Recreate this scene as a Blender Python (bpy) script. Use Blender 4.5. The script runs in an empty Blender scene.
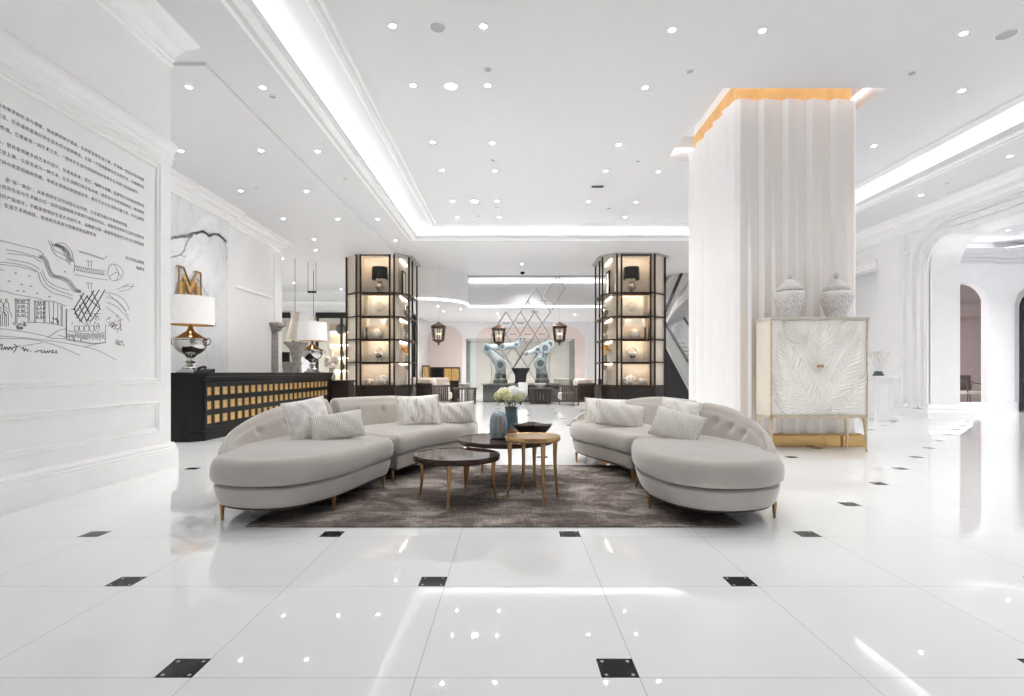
import bpy, bmesh, math, random
from mathutils import Vector, Matrix
random.seed(7)
PI = math.pi
SC = bpy.context.scene
COL = SC.collection
F, H, CX, HY = 525.0, 1.085, 512.0, 372.0

def at(px, py, d):
    "pixel of the photograph at depth d -> point in metres"
    return ((px - CX) * d / F, d, H - (py - HY) * d / F)
def X(px, d): return (px - CX) * d / F
def Z(py, d): return H - (py - HY) * d / F

# ------------------------------------------------------------------ materials
def lin(c):
    c = c / 255.0
    return c / 12.92 if c <= 0.04045 else ((c + 0.055) / 1.055) ** 2.4
def rgb(t): return (lin(t[0]), lin(t[1]), lin(t[2]), 1.0)

class NT:
    def __init__(self, name):
        self.m = bpy.data.materials.new(name); self.m.use_nodes = True
        self.t = self.m.node_tree; self.n = self.t.nodes
        self.b = self.n['Principled BSDF']
    def node(self, kind, **kw):
        q = self.n.new(kind)
        for k, v in kw.items():
            if k in q.inputs.keys(): q.inputs[k].default_value = v
            else: setattr(q, k, v)
        return q
    def link(self, a, ao, b, bi): self.t.links.new(a.outputs[ao], b.inputs[bi])
    def math(self, op, a, b=None):
        q = self.n.new('ShaderNodeMath'); q.operation = op
        for i, v in enumerate((a, b)):
            if v is None: continue
            if isinstance(v, (int, float)): q.inputs[i].default_value = v
            else: self.t.links.new(v, q.inputs[i])
        return q.outputs[0]
    def ramp(self, src, stops):
        q = self.n.new('ShaderNodeValToRGB')
        e = q.color_ramp.elements
        while len(e) < len(stops): e.new(0.5)
        for k, (p, c) in enumerate(stops):
            e[k].position = p; e[k].color = rgb(c)
        self.t.links.new(src, q.inputs['Fac'])
        return q.outputs['Color']

def mat(name, c, rough=0.5, metal=0.0, var=0.03, scale=6.0, bump=0.0, bscale=60.0, spec=0.5, sheen=0.0, stretch=None, trans=0.0, ior=1.5, coat=0.0):
    k = NT(name); b = k.b
    b.inputs['Roughness'].default_value = rough; b.inputs['Metallic'].default_value = metal
    b.inputs['Specular IOR Level'].default_value = spec; b.inputs['IOR'].default_value = ior
    b.inputs['Transmission Weight'].default_value = trans
    b.inputs['Coat Weight'].default_value = coat
    if sheen: b.inputs['Sheen Weight'].default_value = sheen; b.inputs['Sheen Roughness'].default_value = 0.4
    tc = k.node('ShaderNodeTexCoord')
    src = tc.outputs['Object']
    if stretch:
        mp = k.node('ShaderNodeMapping'); mp.inputs['Scale'].default_value = stretch
        k.t.links.new(src, mp.inputs['Vector']); src = mp.outputs['Vector']
    nz = k.node('ShaderNodeTexNoise', Scale=scale, Detail=4.0)
    k.t.links.new(src, nz.inputs['Vector'])
    lo = tuple(max(0, v * (1 - var)) for v in c); hi = tuple(min(255, v * (1 + var)) for v in c)
    col = k.ramp(nz.outputs['Fac'], [(0.3, lo), (0.7, hi)])
    k.t.links.new(col, b.inputs['Base Color'])
    if bump:
        n2 = k.node('ShaderNodeTexNoise', Scale=bscale, Detail=3.0)
        k.t.links.new(src, n2.inputs['Vector'])
        bp = k.node('ShaderNodeBump', Strength=bump, Distance=0.01)
        k.t.links.new(n2.outputs['Fac'], bp.inputs['Height'])
        k.t.links.new(bp.outputs['Normal'], b.inputs['Normal'])
    return k.m

def emit(name, c, s):
    k = NT(name)
    k.b.inputs['Base Color'].default_value = rgb(c)
    k.b.inputs['Emission Color'].default_value = rgb(c)
    k.b.inputs['Emission Strength'].default_value = s
    return k.m

def glass(name, c=(255, 255, 255), rough=0.0):
    "thin architectural glass: mostly clear with a mirror sheen"
    k = NT(name); out = k.n['Material Output']
    tr = k.node('ShaderNodeBsdfTransparent'); tr.inputs['Color'].default_value = rgb(c)
    gl = k.node('ShaderNodeBsdfGlossy'); gl.inputs['Roughness'].default_value = rough
    fr = k.node('ShaderNodeFresnel', IOR=1.45)
    mx = k.node('ShaderNodeMixShader')
    k.t.links.new(fr.outputs[0], mx.inputs[0]); k.t.links.new(tr.outputs[0], mx.inputs[1]); k.t.links.new(gl.outputs[0], mx.inputs[2])
    k.t.links.new(mx.outputs[0], out.inputs['Surface'])
    return k.m

WHITE = mat('white paint', (246, 246, 246), 0.45, var=0.006)
CEIL = mat('ceiling paint', (220, 220, 221), 0.6, var=0.004)
WALLGLOSS = mat('glossy white panel', (247, 247, 248), 0.18, var=0.006)
LACQ = mat('white lacquer', (243, 243, 243), 0.25, var=0.006)
PINK = mat('blush plaster', (232, 218, 211), 0.6, var=0.01)
MAUVE = mat('mauve plaster', (188, 172, 169), 0.6, var=0.02)
GREYW = mat('grey cladding', (190, 190, 190), 0.5, var=0.02)
BLACK = mat('black lacquer', (11, 11, 13), 0.32, var=0.1, spec=0.28)
BLACKM = mat('matt black', (22, 21, 22), 0.6, var=0.1)
BRONZE = mat('dark bronze', (66, 54, 46), 0.38, 0.85, var=0.08)
DBROWN = mat('dark brown wood', (44, 34, 30), 0.4, var=0.12, scale=14)
ESPR = mat('espresso lacquer', (54, 32, 23), 0.06, var=0.15, scale=9, spec=0.5)
GOLD = mat('brushed gold', (184, 145, 98), 0.28, 1.0, var=0.06, scale=20)
GOLDL = mat('pale champagne gold', (222, 206, 182), 0.35, 0.7, var=0.05, scale=20)
GOLDT = mat('gold leaf', (222, 184, 118), 0.36, 0.75, var=0.14, scale=22, bump=0.2, bscale=45)
GOLDC = mat('gold cladding', (232, 188, 122), 0.5, 0.2, var=0.05)
CHROME = mat('polished nickel', (196, 192, 188), 0.08, 1.0, var=0.03)
STEEL = mat('brushed steel', (176, 174, 172), 0.3, 1.0, var=0.06)
IRON = mat('aged iron', (88, 70, 60), 0.45, 0.7, var=0.12)
VELVET = mat('grey velvet', (184, 178, 171), 0.75, var=0.025, scale=4, bump=0.05, bscale=300, sheen=0.9, spec=0.2)
SHADEW = mat('white lampshade', (246, 245, 243), 0.7, var=0.01)
SHADEB = mat('black lampshade', (24, 22, 22), 0.6, var=0.1)
SHADEG = mat('gold shade lining', (214, 180, 124), 0.35, 0.5, var=0.05)
CREAM = mat('cream upholstery', (222, 212, 203), 0.85, var=0.04, bump=0.1, bscale=80, sheen=0.2)
STONE = mat('carved grey stone', (152, 146, 141), 0.8, var=0.12, scale=9, bump=0.4, bscale=30)
BEIGE = mat('champagne panel', (222, 210, 193), 0.5, var=0.02)
PAPER = mat('cream board', (226, 216, 198), 0.6, var=0.02)
ROBOT = mat('pale blue robot enamel', (222, 227, 233), 0.3, 0.2, var=0.04)
ROBD = mat('robot joint grey', (140, 146, 154), 0.35, 0.5, var=0.06)
CORAL = mat('white coral', (238, 236, 234), 0.75, var=0.04, scale=30, bump=0.3, bscale=50)
SHELLM = mat('mother of pearl', (216, 207, 196), 0.35, var=0.12, scale=18, bump=0.3, bscale=30)
INK = mat('grey ink', (138, 136, 140), 0.7, var=0.05)
INKD = mat('black ink', (62, 60, 62), 0.7, var=0.05)
GLASS = glass('clear glass', (247, 250, 249))
WARMLED = emit('warm led', (255, 236, 212), 17.0)
WHITELED = emit('white led', (252, 252, 255), 2.1)
LEDBACK = emit('white led line', (255, 255, 255), 1.6)
LAMPLENS = emit('downlight lens', (255, 252, 245), 40.0)
SPOTGREY = mat('grey metal grille', (176, 176, 178), 0.5, var=0.08, scale=80)
LEAFG = mat('leaf green', (86, 104, 62), 0.6, var=0.2, scale=30)

# ------------------------------------------------------------------ object helpers
def tag(o, label=None, cat=None, group=None, kind=None):
    if label: o['label'] = label
    if cat: o['category'] = cat
    if group: o['group'] = group
    if kind: o['kind'] = kind
    return o
def thing(name, label, cat, loc=(0, 0, 0), group=None):
    o = bpy.data.objects.new(name, None); COL.objects.link(o)
    o.location = loc; o.empty_display_size = 0.1
    return tag(o, label, cat, group)
def origin_of(o):
    v = Vector((0, 0, 0))
    while o is not None:
        v += o.location; o = o.parent
    return v
def dup(root, loc=None, rotz=None, label=None, scale=None):
    r = root.copy(); COL.objects.link(r)
    if loc is not None: r.location = loc
    if rotz is not None: r.rotation_euler = (0, 0, rotz)
    if scale is not None: r.scale = scale
    if label: r['label'] = label
    for ch in list(root.children):
        c = ch.copy(); COL.objects.link(c); c.parent = r
        for g in list(ch.children):
            d = g.copy(); COL.objects.link(d); d.parent = c
    return r

class MB:
    "collects shapes, links them as ONE mesh object"
    def __init__(self): self.v = []; self.f = []; self.mi = 0; self.m = []
    def add(self, vs, fs):
        o = len(self.v); self.v += [tuple(p) for p in vs]
        for f in fs: self.f.append([i + o for i in f]); self.m.append(self.mi)
        return self
    def box(self, x0, y0, z0, x1, y1, z1):
        x0, x1 = sorted((x0, x1)); y0, y1 = sorted((y0, y1)); z0, z1 = sorted((z0, z1))
        vs = [(x, y, z) for z in (z0, z1) for y in (y0, y1) for x in (x0, x1)]
        return self.add(vs, [(0, 2, 3, 1), (4, 5, 7, 6), (0, 1, 5, 4), (2, 6, 7, 3), (0, 4, 6, 2), (1, 3, 7, 5)])
    def prism(self, poly, z0, z1, ax='z'):
        "poly: 2d outline (ccw), extruded along an axis"
        n = len(poly)
        def p(a, b, c):
            if ax == 'z': return (a, b, c)
            if ax == 'x': return (c, a, b)
            return (a, c, b)
        vs = [p(a, b, z0) for a, b in poly] + [p(a, b, z1) for a, b in poly]
        return self.add(vs, [tuple(range(n))[::-1], tuple(range(n, 2 * n))] + [(i, (i + 1) % n, n + (i + 1) % n, n + i) for i in range(n)])
    def lathe(self, prof, c=(0, 0, 0), seg=24, cap=True, sq=None):
        "prof: (r, z) from bottom to top"
        vs = []; fs = []
        for r, z in prof:
            for k in range(seg):
                a = 2 * PI * (k + 0.5) / seg
                vs.append((c[0] + r * math.cos(a), c[1] + r * math.sin(a), c[2] + z))
        for i in range(len(prof) - 1):
            for k in range(seg):
                k2 = (k + 1) % seg
                fs.append((i * seg + k, i * seg + k2, (i + 1) * seg + k2, (i + 1) * seg + k))
        if cap:
            if prof[0][0] > 1e-4: fs.append(tuple(range(seg))[::-1])
            if prof[-1][0] > 1e-4: fs.append(tuple(range((len(prof) - 1) * seg, len(prof) * seg)))
        return self.add(vs, fs)
    def tube(self, pts, r, seg=8, cap=True, flat=None):
        pts = [Vector(p) for p in pts]; n = len(pts)
        rs = list(r) if isinstance(r, (list, tuple)) else [r] * n
        vs = []; fs = []; prev = None
        for i, p in enumerate(pts):
            t = (pts[min(i + 1, n - 1)] - pts[max(i - 1, 0)])
            t = t.normalized() if t.length > 1e-9 else Vector((0, 0, 1))
            if prev is None:
                up = Vector((0, 0, 1)) if abs(t.z) < 0.9 else Vector((0, 1, 0))
                u = t.cross(up).normalized()
            else:
                u = prev - t * prev.dot(t)
                u = u.normalized() if u.length > 1e-6 else prev
            w = t.cross(u).normalized(); prev = u
            for k in range(seg):
                a = 2 * PI * (k + 0.5) / seg
                vs.append(p + u * (rs[i] * math.cos(a)) + w * (rs[i] * math.sin(a)))
        for i in range(n - 1):
            for k in range(seg):
                k2 = (k + 1) % seg
                fs.append((i * seg + k, i * seg + k2, (i + 1) * seg + k2, (i + 1) * seg + k))
        if cap:
            fs.append(tuple(range(seg))[::-1]); fs.append(tuple(range((n - 1) * seg, n * seg)))
        return self.add(vs, fs)
    def ball(self, c, r, seg=14, rings=9, sc=(1, 1, 1), wob=0.0):
        vs = []; fs = []
        for i in range(1, rings):
            th = PI * i / rings
            for k in range(seg):
                a = 2 * PI * k / seg
                q = 1 + (random.uniform(-wob, wob) if wob else 0)
                vs.append((c[0] + q * r * sc[0] * math.sin(th) * math.cos(a), c[1] + q * r * sc[1] * math.sin(th) * math.sin(a), c[2] + q * r * sc[2] * math.cos(th)))
        for i in range(rings - 2):
            for k in range(seg):
                k2 = (k + 1) % seg
                fs.append((i * seg + k, (i + 1) * seg + k, (i + 1) * seg + k2, i * seg + k2))
        t = len(vs); vs += [(c[0], c[1], c[2] + r * sc[2]), (c[0], c[1], c[2] - r * sc[2])]
        for k in range(seg):
            k2 = (k + 1) % seg
            fs.append((t, k, k2)); fs.append((t + 1, (rings - 2) * seg + k2, (rings - 2) * seg + k))
        return self.add(vs, fs)
    def grid(self, P):
        "P: rows of points -> quads"
        nr = len(P); nc = len(P[0])
        vs = [p for row in P for p in row]
        return self.add(vs, [(i * nc + j, i * nc + j + 1, (i + 1) * nc + j + 1, (i + 1) * nc + j) for i in range(nr - 1) for j in range(nc - 1)])
    def rings(self, R, cap=True):
        "closed rings with the same number of points"
        n = len(R[0]); vs = [p for r in R for p in r]; fs = []
        for i in range(len(R) - 1):
            for k in range(n):
                k2 = (k + 1) % n
                fs.append((i * n + k, i * n + k2, (i + 1) * n + k2, (i + 1) * n + k))
        if cap:
            fs.append(tuple(range(n))[::-1]); fs.append(tuple(range((len(R) - 1) * n, len(R) * n)))
        return self.add(vs, fs)
    def sweep(self, path, prof, closed=False):
        "prof: (out, z) points swept along a plan path (list of (x,y)); out = to the right of travel"
        n = len(path); P = []
        for i, (x, y) in enumerate(path):
            if closed: a = path[i - 1]; b = path[(i + 1) % n]
            else: a = path[max(i - 1, 0)]; b = path[min(i + 1, n - 1)]
            def nrm(p, q):
                dx, dy = q[0] - p[0], q[1] - p[1]; l = math.hypot(dx, dy) or 1
                return (dy / l, -dx / l)
            n1 = nrm(a, (x, y)) if a != (x, y) else nrm((x, y), b)
            n2 = nrm((x, y), b) if b != (x, y) else n1
            mx, my = n1[0] + n2[0], n1[1] + n2[1]; l2 = (mx * mx + my * my) / 2 or 1
            mx, my = mx / l2, my / l2
            P.append([(x + mx * o, y + my * o, z) for o, z in prof])
        if closed: P.append(P[0])
        return self.grid(P)
    def build(self, name, m, parent=None, bevel=0, loc=None, smooth=True, solid=0, angle=38, local=False):
        me = bpy.data.meshes.new(name)
        org = Vector((0, 0, 0)) if local else (origin_of(parent) if parent else Vector(loc or (0, 0, 0)))
        me.from_pydata([(p[0] - org.x, p[1] - org.y, p[2] - org.z) for p in self.v], [], self.f)
        ms = m if isinstance(m, (list, tuple)) else [m]
        for q in ms: me.materials.append(q)
        bm = bmesh.new(); bm.from_mesh(me)
        for i, f in enumerate(bm.faces): f.material_index = self.m[i]
        bmesh.ops.recalc_face_normals(bm, faces=bm.faces); bm.to_mesh(me); bm.free()
        if smooth:
            for p in me.polygons: p.use_smooth = len(p.vertices) <= 8
            me.set_sharp_from_angle(angle=math.radians(angle))
        o = bpy.data.objects.new(name, me); COL.objects.link(o)
        if parent: o.parent = parent
        else: o.location = org
        if bevel:
            b = o.modifiers.new('bevel', 'BEVEL'); b.width = bevel; b.segments = 2; b.limit_method = 'ANGLE'; b.angle_limit = math.radians(40)
        if solid:
            s = o.modifiers.new('solid', 'SOLIDIFY'); s.thickness = solid; s.offset = 0
        return o
def struct(name, mb, m, **kw):
    o = mb.build(name, m, **kw); o['kind'] = 'structure'; return o

def spline(pts, n=8, closed=False):
    "Catmull-Rom through 2d/3d/nd points"
    out = []; L = len(pts)
    rng = range(L) if closed else range(L - 1)
    def g(i): return pts[i % L] if closed else pts[max(0, min(L - 1, i))]
    for i in rng:
        p0, p1, p2, p3 = g(i - 1), g(i), g(i + 1), g(i + 2)
        for k in range(n):
            t = k / n
            out.append(tuple(0.5 * (2 * b + (c - a) * t + (2 * a - 5 * b + 4 * c - d) * t * t + (3 * b - a - 3 * c + d) * t ** 3) for a, b, c, d in zip(p0, p1, p2, p3)))
    if not closed: out.append(tuple(pts[-1]))
    return out
# ================================================================== THE ROOM
ZC, ZS, ZL = 5.085, 4.8, 4.76          # tray ceiling, soffit, reception soffit
# ---- floor: white polished tiles, thin joints, black square inserts with four studs
def floor_mat():
    k = NT('polished floor tiles'); b = k.b
    tc = k.node('ShaderNodeTexCoord'); sp = k.node('ShaderNodeSeparateXYZ')
    k.link(tc, 'Object', sp, 'Vector')
    x, y = sp.outputs['X'], sp.outputs['Y']
    S = 0.795
    def cell(v, off): return k.math('DIVIDE', k.math('ADD', v, 40 * S - off), S)
    ux, uy = cell(x, 0.453 - 0.135), cell(y, 1.863)
    fx, fy = k.math('FRACT', ux), k.math('FRACT', uy)
    par = k.math('MODULO', k.math('ADD', k.math('FLOOR', ux), k.math('FLOOR', uy)), 2.0)
    inx = k.math('LESS_THAN', fx, 0.17); iny = k.math('LESS_THAN', fy, 0.157)
    ins = k.math('MULTIPLY', k.math('MULTIPLY', inx, iny), k.math('LESS_THAN', par, 0.5))
    ins = k.math('MULTIPLY', ins, k.math('MAXIMUM', k.math('GREATER_THAN', x, -3.3), k.math('GREATER_THAN', y, 5.0)))
    def joint(v, off):
        f = k.math('FRACT', k.math('ADD', cell(v, off), 0.5))
        return k.math('LESS_THAN', k.math('ABSOLUTE', k.math('SUBTRACT', f, 0.5)), 0.0022)
    jt = k.math('MAXIMUM', joint(x, 0.453), joint(y, 1.863))
    # studs in the inserts
    sx = k.math('ABSOLUTE', k.math('SUBTRACT', k.math('ABSOLUTE', k.math('SUBTRACT', fx, 0.085)), 0.06))
    sy = k.math('ABSOLUTE', k.math('SUBTRACT', k.math('ABSOLUTE', k.math('SUBTRACT', fy, 0.0785)), 0.055))
    stud = k.math('LESS_THAN', k.math('ADD', k.math('MULTIPLY', sx, sx), k.math('MULTIPLY', sy, sy)), 0.00007)
    stud = k.math('MULTIPLY', stud, ins)
    nz = k.node('ShaderNodeTexNoise', Scale=0.8, Detail=5.0); k.link(tc, 'Object', nz, 'Vector')
    base = k.ramp(nz.outputs['Fac'], [(0.3, (242, 243, 244)), (0.7, (245, 246, 246))])
    def mix(fac, a, c):
        q = k.node('ShaderNodeMix'); q.data_type = 'RGBA'
        k.t.links.new(fac, q.inputs[0])
        k.t.links.new(a, q.inputs[6]); q.inputs[7].default_value = rgb(c)
        return q.outputs[2]
    c = mix(jt, base, (196, 199, 202)); c = mix(ins, c, (24, 25, 27)); c = mix(stud, c, (170, 172, 176))
    k.t.links.new(c, b.inputs['Base Color'])
    b.inputs['Roughness'].default_value = 0.025
    b.inputs['IOR'].default_value = 1.55
    k.t.links.new(k.math('SUBTRACT', 0.6, k.math('MULTIPLY', ins, 0.48)), b.inputs['Specular IOR Level'])
    return k.m
struct('floor', MB().add([(-15, -1.5, 0), (17, -1.5, 0), (17, 28, 0), (-15, 28, 0)], [(0, 1, 2, 3)]), floor_mat())

# ---- tray ceiling with a square recess for the draped column
HX0, HX1, HY0, HY1, HZ = 2.92, 5.27, 7.40, 9.95, 5.55
m = MB()
def quad_z(m, x0, y0, x1, y1, z): m.add([(x0, y0, z), (x1, y0, z), (x1, y1, z), (x0, y1, z)], [(0, 1, 2, 3)])
quad_z(m, -3.15, -1.5, HX0, 15.0, ZC); quad_z(m, HX1, -1.5, 8.25, 15.0, ZC)
quad_z(m, HX0, -1.5, HX1, HY0, ZC); quad_z(m, HX0, HY1, HX1, 15.0, ZC)
m.add([(HX0, HY0, ZC), (HX1, HY0, ZC), (HX1, HY1, ZC), (HX0, HY1, ZC), (HX0, HY0, HZ), (HX1, HY0, HZ), (HX1, HY1, HZ), (HX0, HY1, HZ)],
      [(0, 1, 5, 4), (1, 2, 6, 5), (2, 3, 7, 6), (3, 0, 4, 7), (4, 5, 6, 7)])
# tray upstands at the back of the coves
m.box(-3.2, -1.5, ZS + .05, -3.15, 15.05, ZC + .02); m.box(8.25, -1.5, ZS + .05, 8.3, 15.05, ZC + .02); m.box(-3.15, 15.0, ZS + .05, 8.25, 15.05, ZC + .02)
struct('ceiling', m, CEIL, smooth=False)
# plaster ribs where the tray ceiling meets the cove
m = MB()
for o, w, h in ((0.0, .07, .05), (.13, .03, .03)):
    path = [(-2.2 + o, -1.5), (-2.2 + o, 14.30 - o), (7.50 - o, 14.30 - o), (7.50 - o, -1.5)]
    m.sweep(path, [(0, ZC), (0, ZC - h), (w * .6, ZC - h), (w, ZC)])
struct('trim_1', m, WHITE, smooth=False)
# ---- lower soffit ring round the tray (one plate with a lip)
m = MB()
m.box(-3.68, -1.5, ZS, -2.65, 6.3, ZS + .05); m.box(-6.7, -1.5, ZS, -3.68, 6.3, ZS + .05)
m.box(-3.68, 6.3, ZS, -2.65, 24.2, ZS + .05)
m.box(-2.65, 14.55, ZS, 7.74, 21.2, ZS + .05)
m.box(7.74, -1.5, ZS, 9.95, 21.2, ZS + .05)
m.box(-15, 6.3, ZL, -3.68, 24.2, ZL + .09)
for b in ((-2.70, -1.5, -2.65, 14.6), (7.74, -1.5, 7.79, 14.6), (-2.65, 14.55, 7.74, 14.60)):
    m.box(b[0], b[1], ZS + .05, b[2], b[3], ZS + .085)
struct('ceiling_1', m, CEIL, smooth=False)
m = MB()
for o, w, h in ((.02, .10, .035), (.20, .05, .02)):
    path = [(-2.65 - o, -1.5), (-2.65 - o, 14.55 + o), (7.74 + o, 14.55 + o), (7.74 + o, -1.5)]
    m.sweep(path, [(0, ZS), (0, ZS - h), (-w, ZS - h), (-w, ZS)])
struct('trim_2', m, WHITE, smooth=False)
# light strips lying in the coves
t = tag(MB().box(-3.12, -1.3, ZS + .052, -2.80, 14.6, ZS + .075).build('light_strip', WHITELED, loc=(-2.95, 7, ZS)), 'long light strip glowing in the ceiling cove on the side of the lettered wall', 'light strip', 'cove light strips')
t = tag(MB().box(7.88, -1.3, ZS + .052, 8.20, 14.6, ZS + .075).build('light_strip', WHITELED, loc=(8, 7, ZS)), 'long light strip glowing in the ceiling cove above the great white arch', 'light strip', 'cove light strips')
t = tag(MB().box(-2.6, 14.70, ZS + .052, 7.7, 14.96, ZS + .075).build('light_strip', WHITELED, loc=(2, 14.8, ZS)), 'light strip glowing in the cove across the far end of the tray ceiling', 'light strip', 'cove light strips')

# ---- the lettered wall at the front (a thick pier), its frames and mouldings
WX = -3.90
m = MB(); m.box(-6.7, -1.5, 0, WX, 6.0, ZS)
struct('wall_left', m, WHITE, smooth=False)
P = [(WX, -1.5), (WX, 6.0), (-5.3, 6.0)]
m = MB().sweep(P, [(0, 0), (.055, 0), (.055, .19), (.045, .21), (.05, .225), (.035, .235), (.04, .255), (.02, .285), (0, .29)])
struct('baseboard_left', m, WHITE)
m = MB()
for prof in ([(-.02, 4.56), (.0, 4.56), (.025, 4.58), (.025, 4.62), (.05, 4.63), (.05, 4.655), (.07, 4.69), (.11, 4.725), (.16, 4.742), (.16, 4.755), (.22, 4.765), (.30, 4.775), (.34, 4.80), (-.02, 4.80)],
             [(-.02, 3.44), (0, 3.44), (.02, 3.45), (.02, 3.50), (.04, 3.52), (.04, 3.56), (.055, 3.59), (.085, 3.61), (.085, 3.65), (.06, 3.67), (.045, 3.70), (.02, 3.715), (0, 3.73), (-.02, 3.73)]):
    m.prism([(WX + o, z) for o, z in prof], -1.5, 6.004, ax='y')
struct('trim_3', m, WHITE)
def frame(m, x, y0, y1, z0, z1, w, s):
    "picture-frame moulding on a wall x = const; s = +1/-1 side it stands out to"
    pr = [(0, 0), (.02, .012), (.02, .022), (.008, .028), (.014, w * .6), (.006, w)]
    R = []
    for out, ins in pr:
        R.append([(x + s * out, y0 + ins, z0 + ins), (x + s * out, y1 - ins, z0 + ins), (x + s * out, y1 - ins, z1 - ins), (x + s * out, y0 + ins, z1 - ins)])
    m.rings(R, cap=False)
m = MB()
frame(m, WX, -1.4, 5.82, .955, 3.40, .075, 1); frame(m, WX, -1.4, 5.80, .42, .77, .06, 1)
struct('trim_4', m, WHITE, smooth=False)

# ---- reception wall of veined marble, then a plain run
def marble_mat():
    k = NT('white marble'); b = k.b
    tc = k.node('ShaderNodeTexCoord')
    n1 = k.node('ShaderNodeTexNoise', Scale=0.55, Detail=6.0, Roughness=0.62, Distortion=1.4); k.link(tc, 'Object', n1, 'Vector')
    r = k.math('ABSOLUTE', k.math('SUBTRACT', n1.outputs['Fac'], 0.5))
    col = k.ramp(r, [(0.0, (226, 228, 231)), (0.03, (238, 239, 241)), (1.0, (241, 242, 243))])
    k.t.links.new(col, b.inputs['Base Color']); b.inputs['Roughness'].default_value = 0.15
    return k.m
VEIN = mat('marble vein', (176, 178, 184), 0.3, var=0.2, scale=5)
m = MB()
m.box(-6.7, 6.0, 0, -6.38, 11.8, ZL)
def on_wall(x, px, py):
    d = x * F / (px - CX); return (x, d, Z(py, d))
def strip(m, x, pts, w, s, ink=0.003):
    "thin strokes laid on a wall x = const; pts are (y, z)"
    for (a, b) in zip(pts, pts[1:]):
        dy, dz = b[0] - a[0], b[1] - a[1]; l = math.hypot(dy, dz) or 1; ny, nz = -dz / l * w / 2, dy / l * w / 2
        ey, ez = dy / l * w * .4, dz / l * w * .4
        q = [(a[0] - ey + ny, a[1] - ez + nz), (a[0] - ey - ny, a[1] - ez - nz), (b[0] + ey - ny, b[1] + ez - nz), (b[0] + ey + ny, b[1] + ez + nz)]
        m.prism(q, x, x + s * ink, ax='x')
m.mi = 1
for w, L in ((.055, [(160, 237), (172, 238), (186, 235.5), (196, 233), (203, 231.5), (209, 235.5), (217, 234), (222, 238), (226.5, 242)]),
             (.03, [(172, 257.5), (181, 254.5), (186, 246), (189, 238.5), (193, 236)]), (.02, [(181, 254.5), (186, 257)]),
             (.035, [(197, 278), (205, 290), (211, 303), (213, 318), (216, 326)]), (.02, [(176, 290), (173, 303), (176, 318)]), (.02, [(221, 236), (227, 250), (226, 262)])):
    pts = spline([on_wall(-6.377, a, b)[1:] for a, b in L], 5)
    pts = [(p[0] + random.uniform(-.02, .02), p[1] + random.uniform(-.012, .012)) for p in pts]
    strip(m, -6.38, pts, w, 1)
struct('wall_reception', m, [marble_mat(), VEIN], smooth=False)
m = MB(); m.box(-6.8, 11.8, 0, -6.5, 14.7, ZL)
m.box(-6.5, 11.8, 0, -6.44, 12.25, 4.3); m.box(-6.5, 14.25, 0, -6.44, 14.7, 4.3)
struct('wall_reception_1', m, WALLGLOSS, smooth=False)
m = MB()
for a, b, x in ((5.9, 11.85, -6.38), (11.85, 14.7, -6.5)):
    m.sweep([(x, a), (x, b)] + ([(-6.9, b)]), [(0, 4.44), (.03, 4.45), (.03, 4.5), (.07, 4.53), (.09, 4.57), (.16, 4.60), (.18, 4.66), (.24, 4.68), (.25, 4.76)])
m.sweep([(-6.5, 12.3), (-6.5, 14.2)], [(0, 3.05), (.03, 3.07), (.03, 3.12), (0, 3.14)])
y = 6.3
while y < 11.7:
    m.box(-6.30, y, 4.60, -6.22, y + .07, 4.655); y += .14
struct('trim_5', m, WHITE)

# ---- right wall with the great arch
RX, RT = 9.65, 10.37
def arch_path(y0, y1, zt, r, n=10, off=0.0):
    "inverted-U outline from (y1,0) up and over to (y0,0)"
    y0, y1, zt, r = y0 - off, y1 + off, zt + off, r + off
    L = [(y1, 0)]
    for k in range(n + 1):
        a = PI / 2 * k / n; L.append((y1 - r + r * math.cos(a), zt - r + r * math.sin(a)))
    for k in range(n + 1):
        a = PI / 2 * k / n; L.append((y0 + r - r * math.sin(a), zt - r + r * math.cos(a)))
    L.append((y0, 0)); return L
A = (5.2, 12.15, 4.12, .62)
m = MB()
hole = arch_path(*A)
m.prism([(-1.5, 0), (A[0], 0)] + hole[::-1][1:] + [(13.8, 0), (13.8, 3.98), (21, 3.98), (21, ZS), (-1.5, ZS)], RX, RT, ax='x')
struct('wall_right', m, WALLGLOSS, smooth=False)
def arch_band(m, x0, x1, o0, o1, a=A):
    i = arch_path(*a, off=o0); o = arch_path(*a, off=o1); n = len(i)
    vs = [(x0, y, z) for y, z in i] + [(x0, y, z) for y, z in o] + [(x1, y, z) for y, z in i] + [(x1, y, z) for y, z in o]
    fs = []
    for k in range(n - 1):
        fs += [(k, k + 1, n + k + 1, n + k), (2 * n + k, 3 * n + k, 3 * n + k + 1, 2 * n + k + 1), (n + k, n + k + 1, 3 * n + k + 1, 3 * n + k), (k, 2 * n + k, 2 * n + k + 1, k + 1)]
    fs += [(0, n, 3 * n, 2 * n), (n - 1, 3 * n - 1, 4 * n - 1, 2 * n - 1)]
    m.add(vs, fs)
m = MB()
arch_band(m, RX - .05, RX + .02, 0, .10); arch_band(m, RX - .10, RX + .02, .14, .24); arch_band(m, RX - .14, RX + .02, .34, .46); arch_band(m, RX - .03, RX + .02, .5, .56)
struct('trim_6', m, WALLGLOSS, smooth=False)
m = MB()
m.sweep([(RX, 21), (RX, -1.5)], [(0, 4.40), (.03, 4.41), (.03, 4.45), (.10, 4.50), (.16, 4.56), (.24, 4.58), (.26, 4.66), (.42, 4.70), (.45, 4.74), (.52, 4.75), (.53, 4.80)])
m.sweep([(RX, 13.75), (RX, 12.75)], [(0, 3.93), (.05, 3.95), (.05, 4.02), (0, 4.04)])
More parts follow.
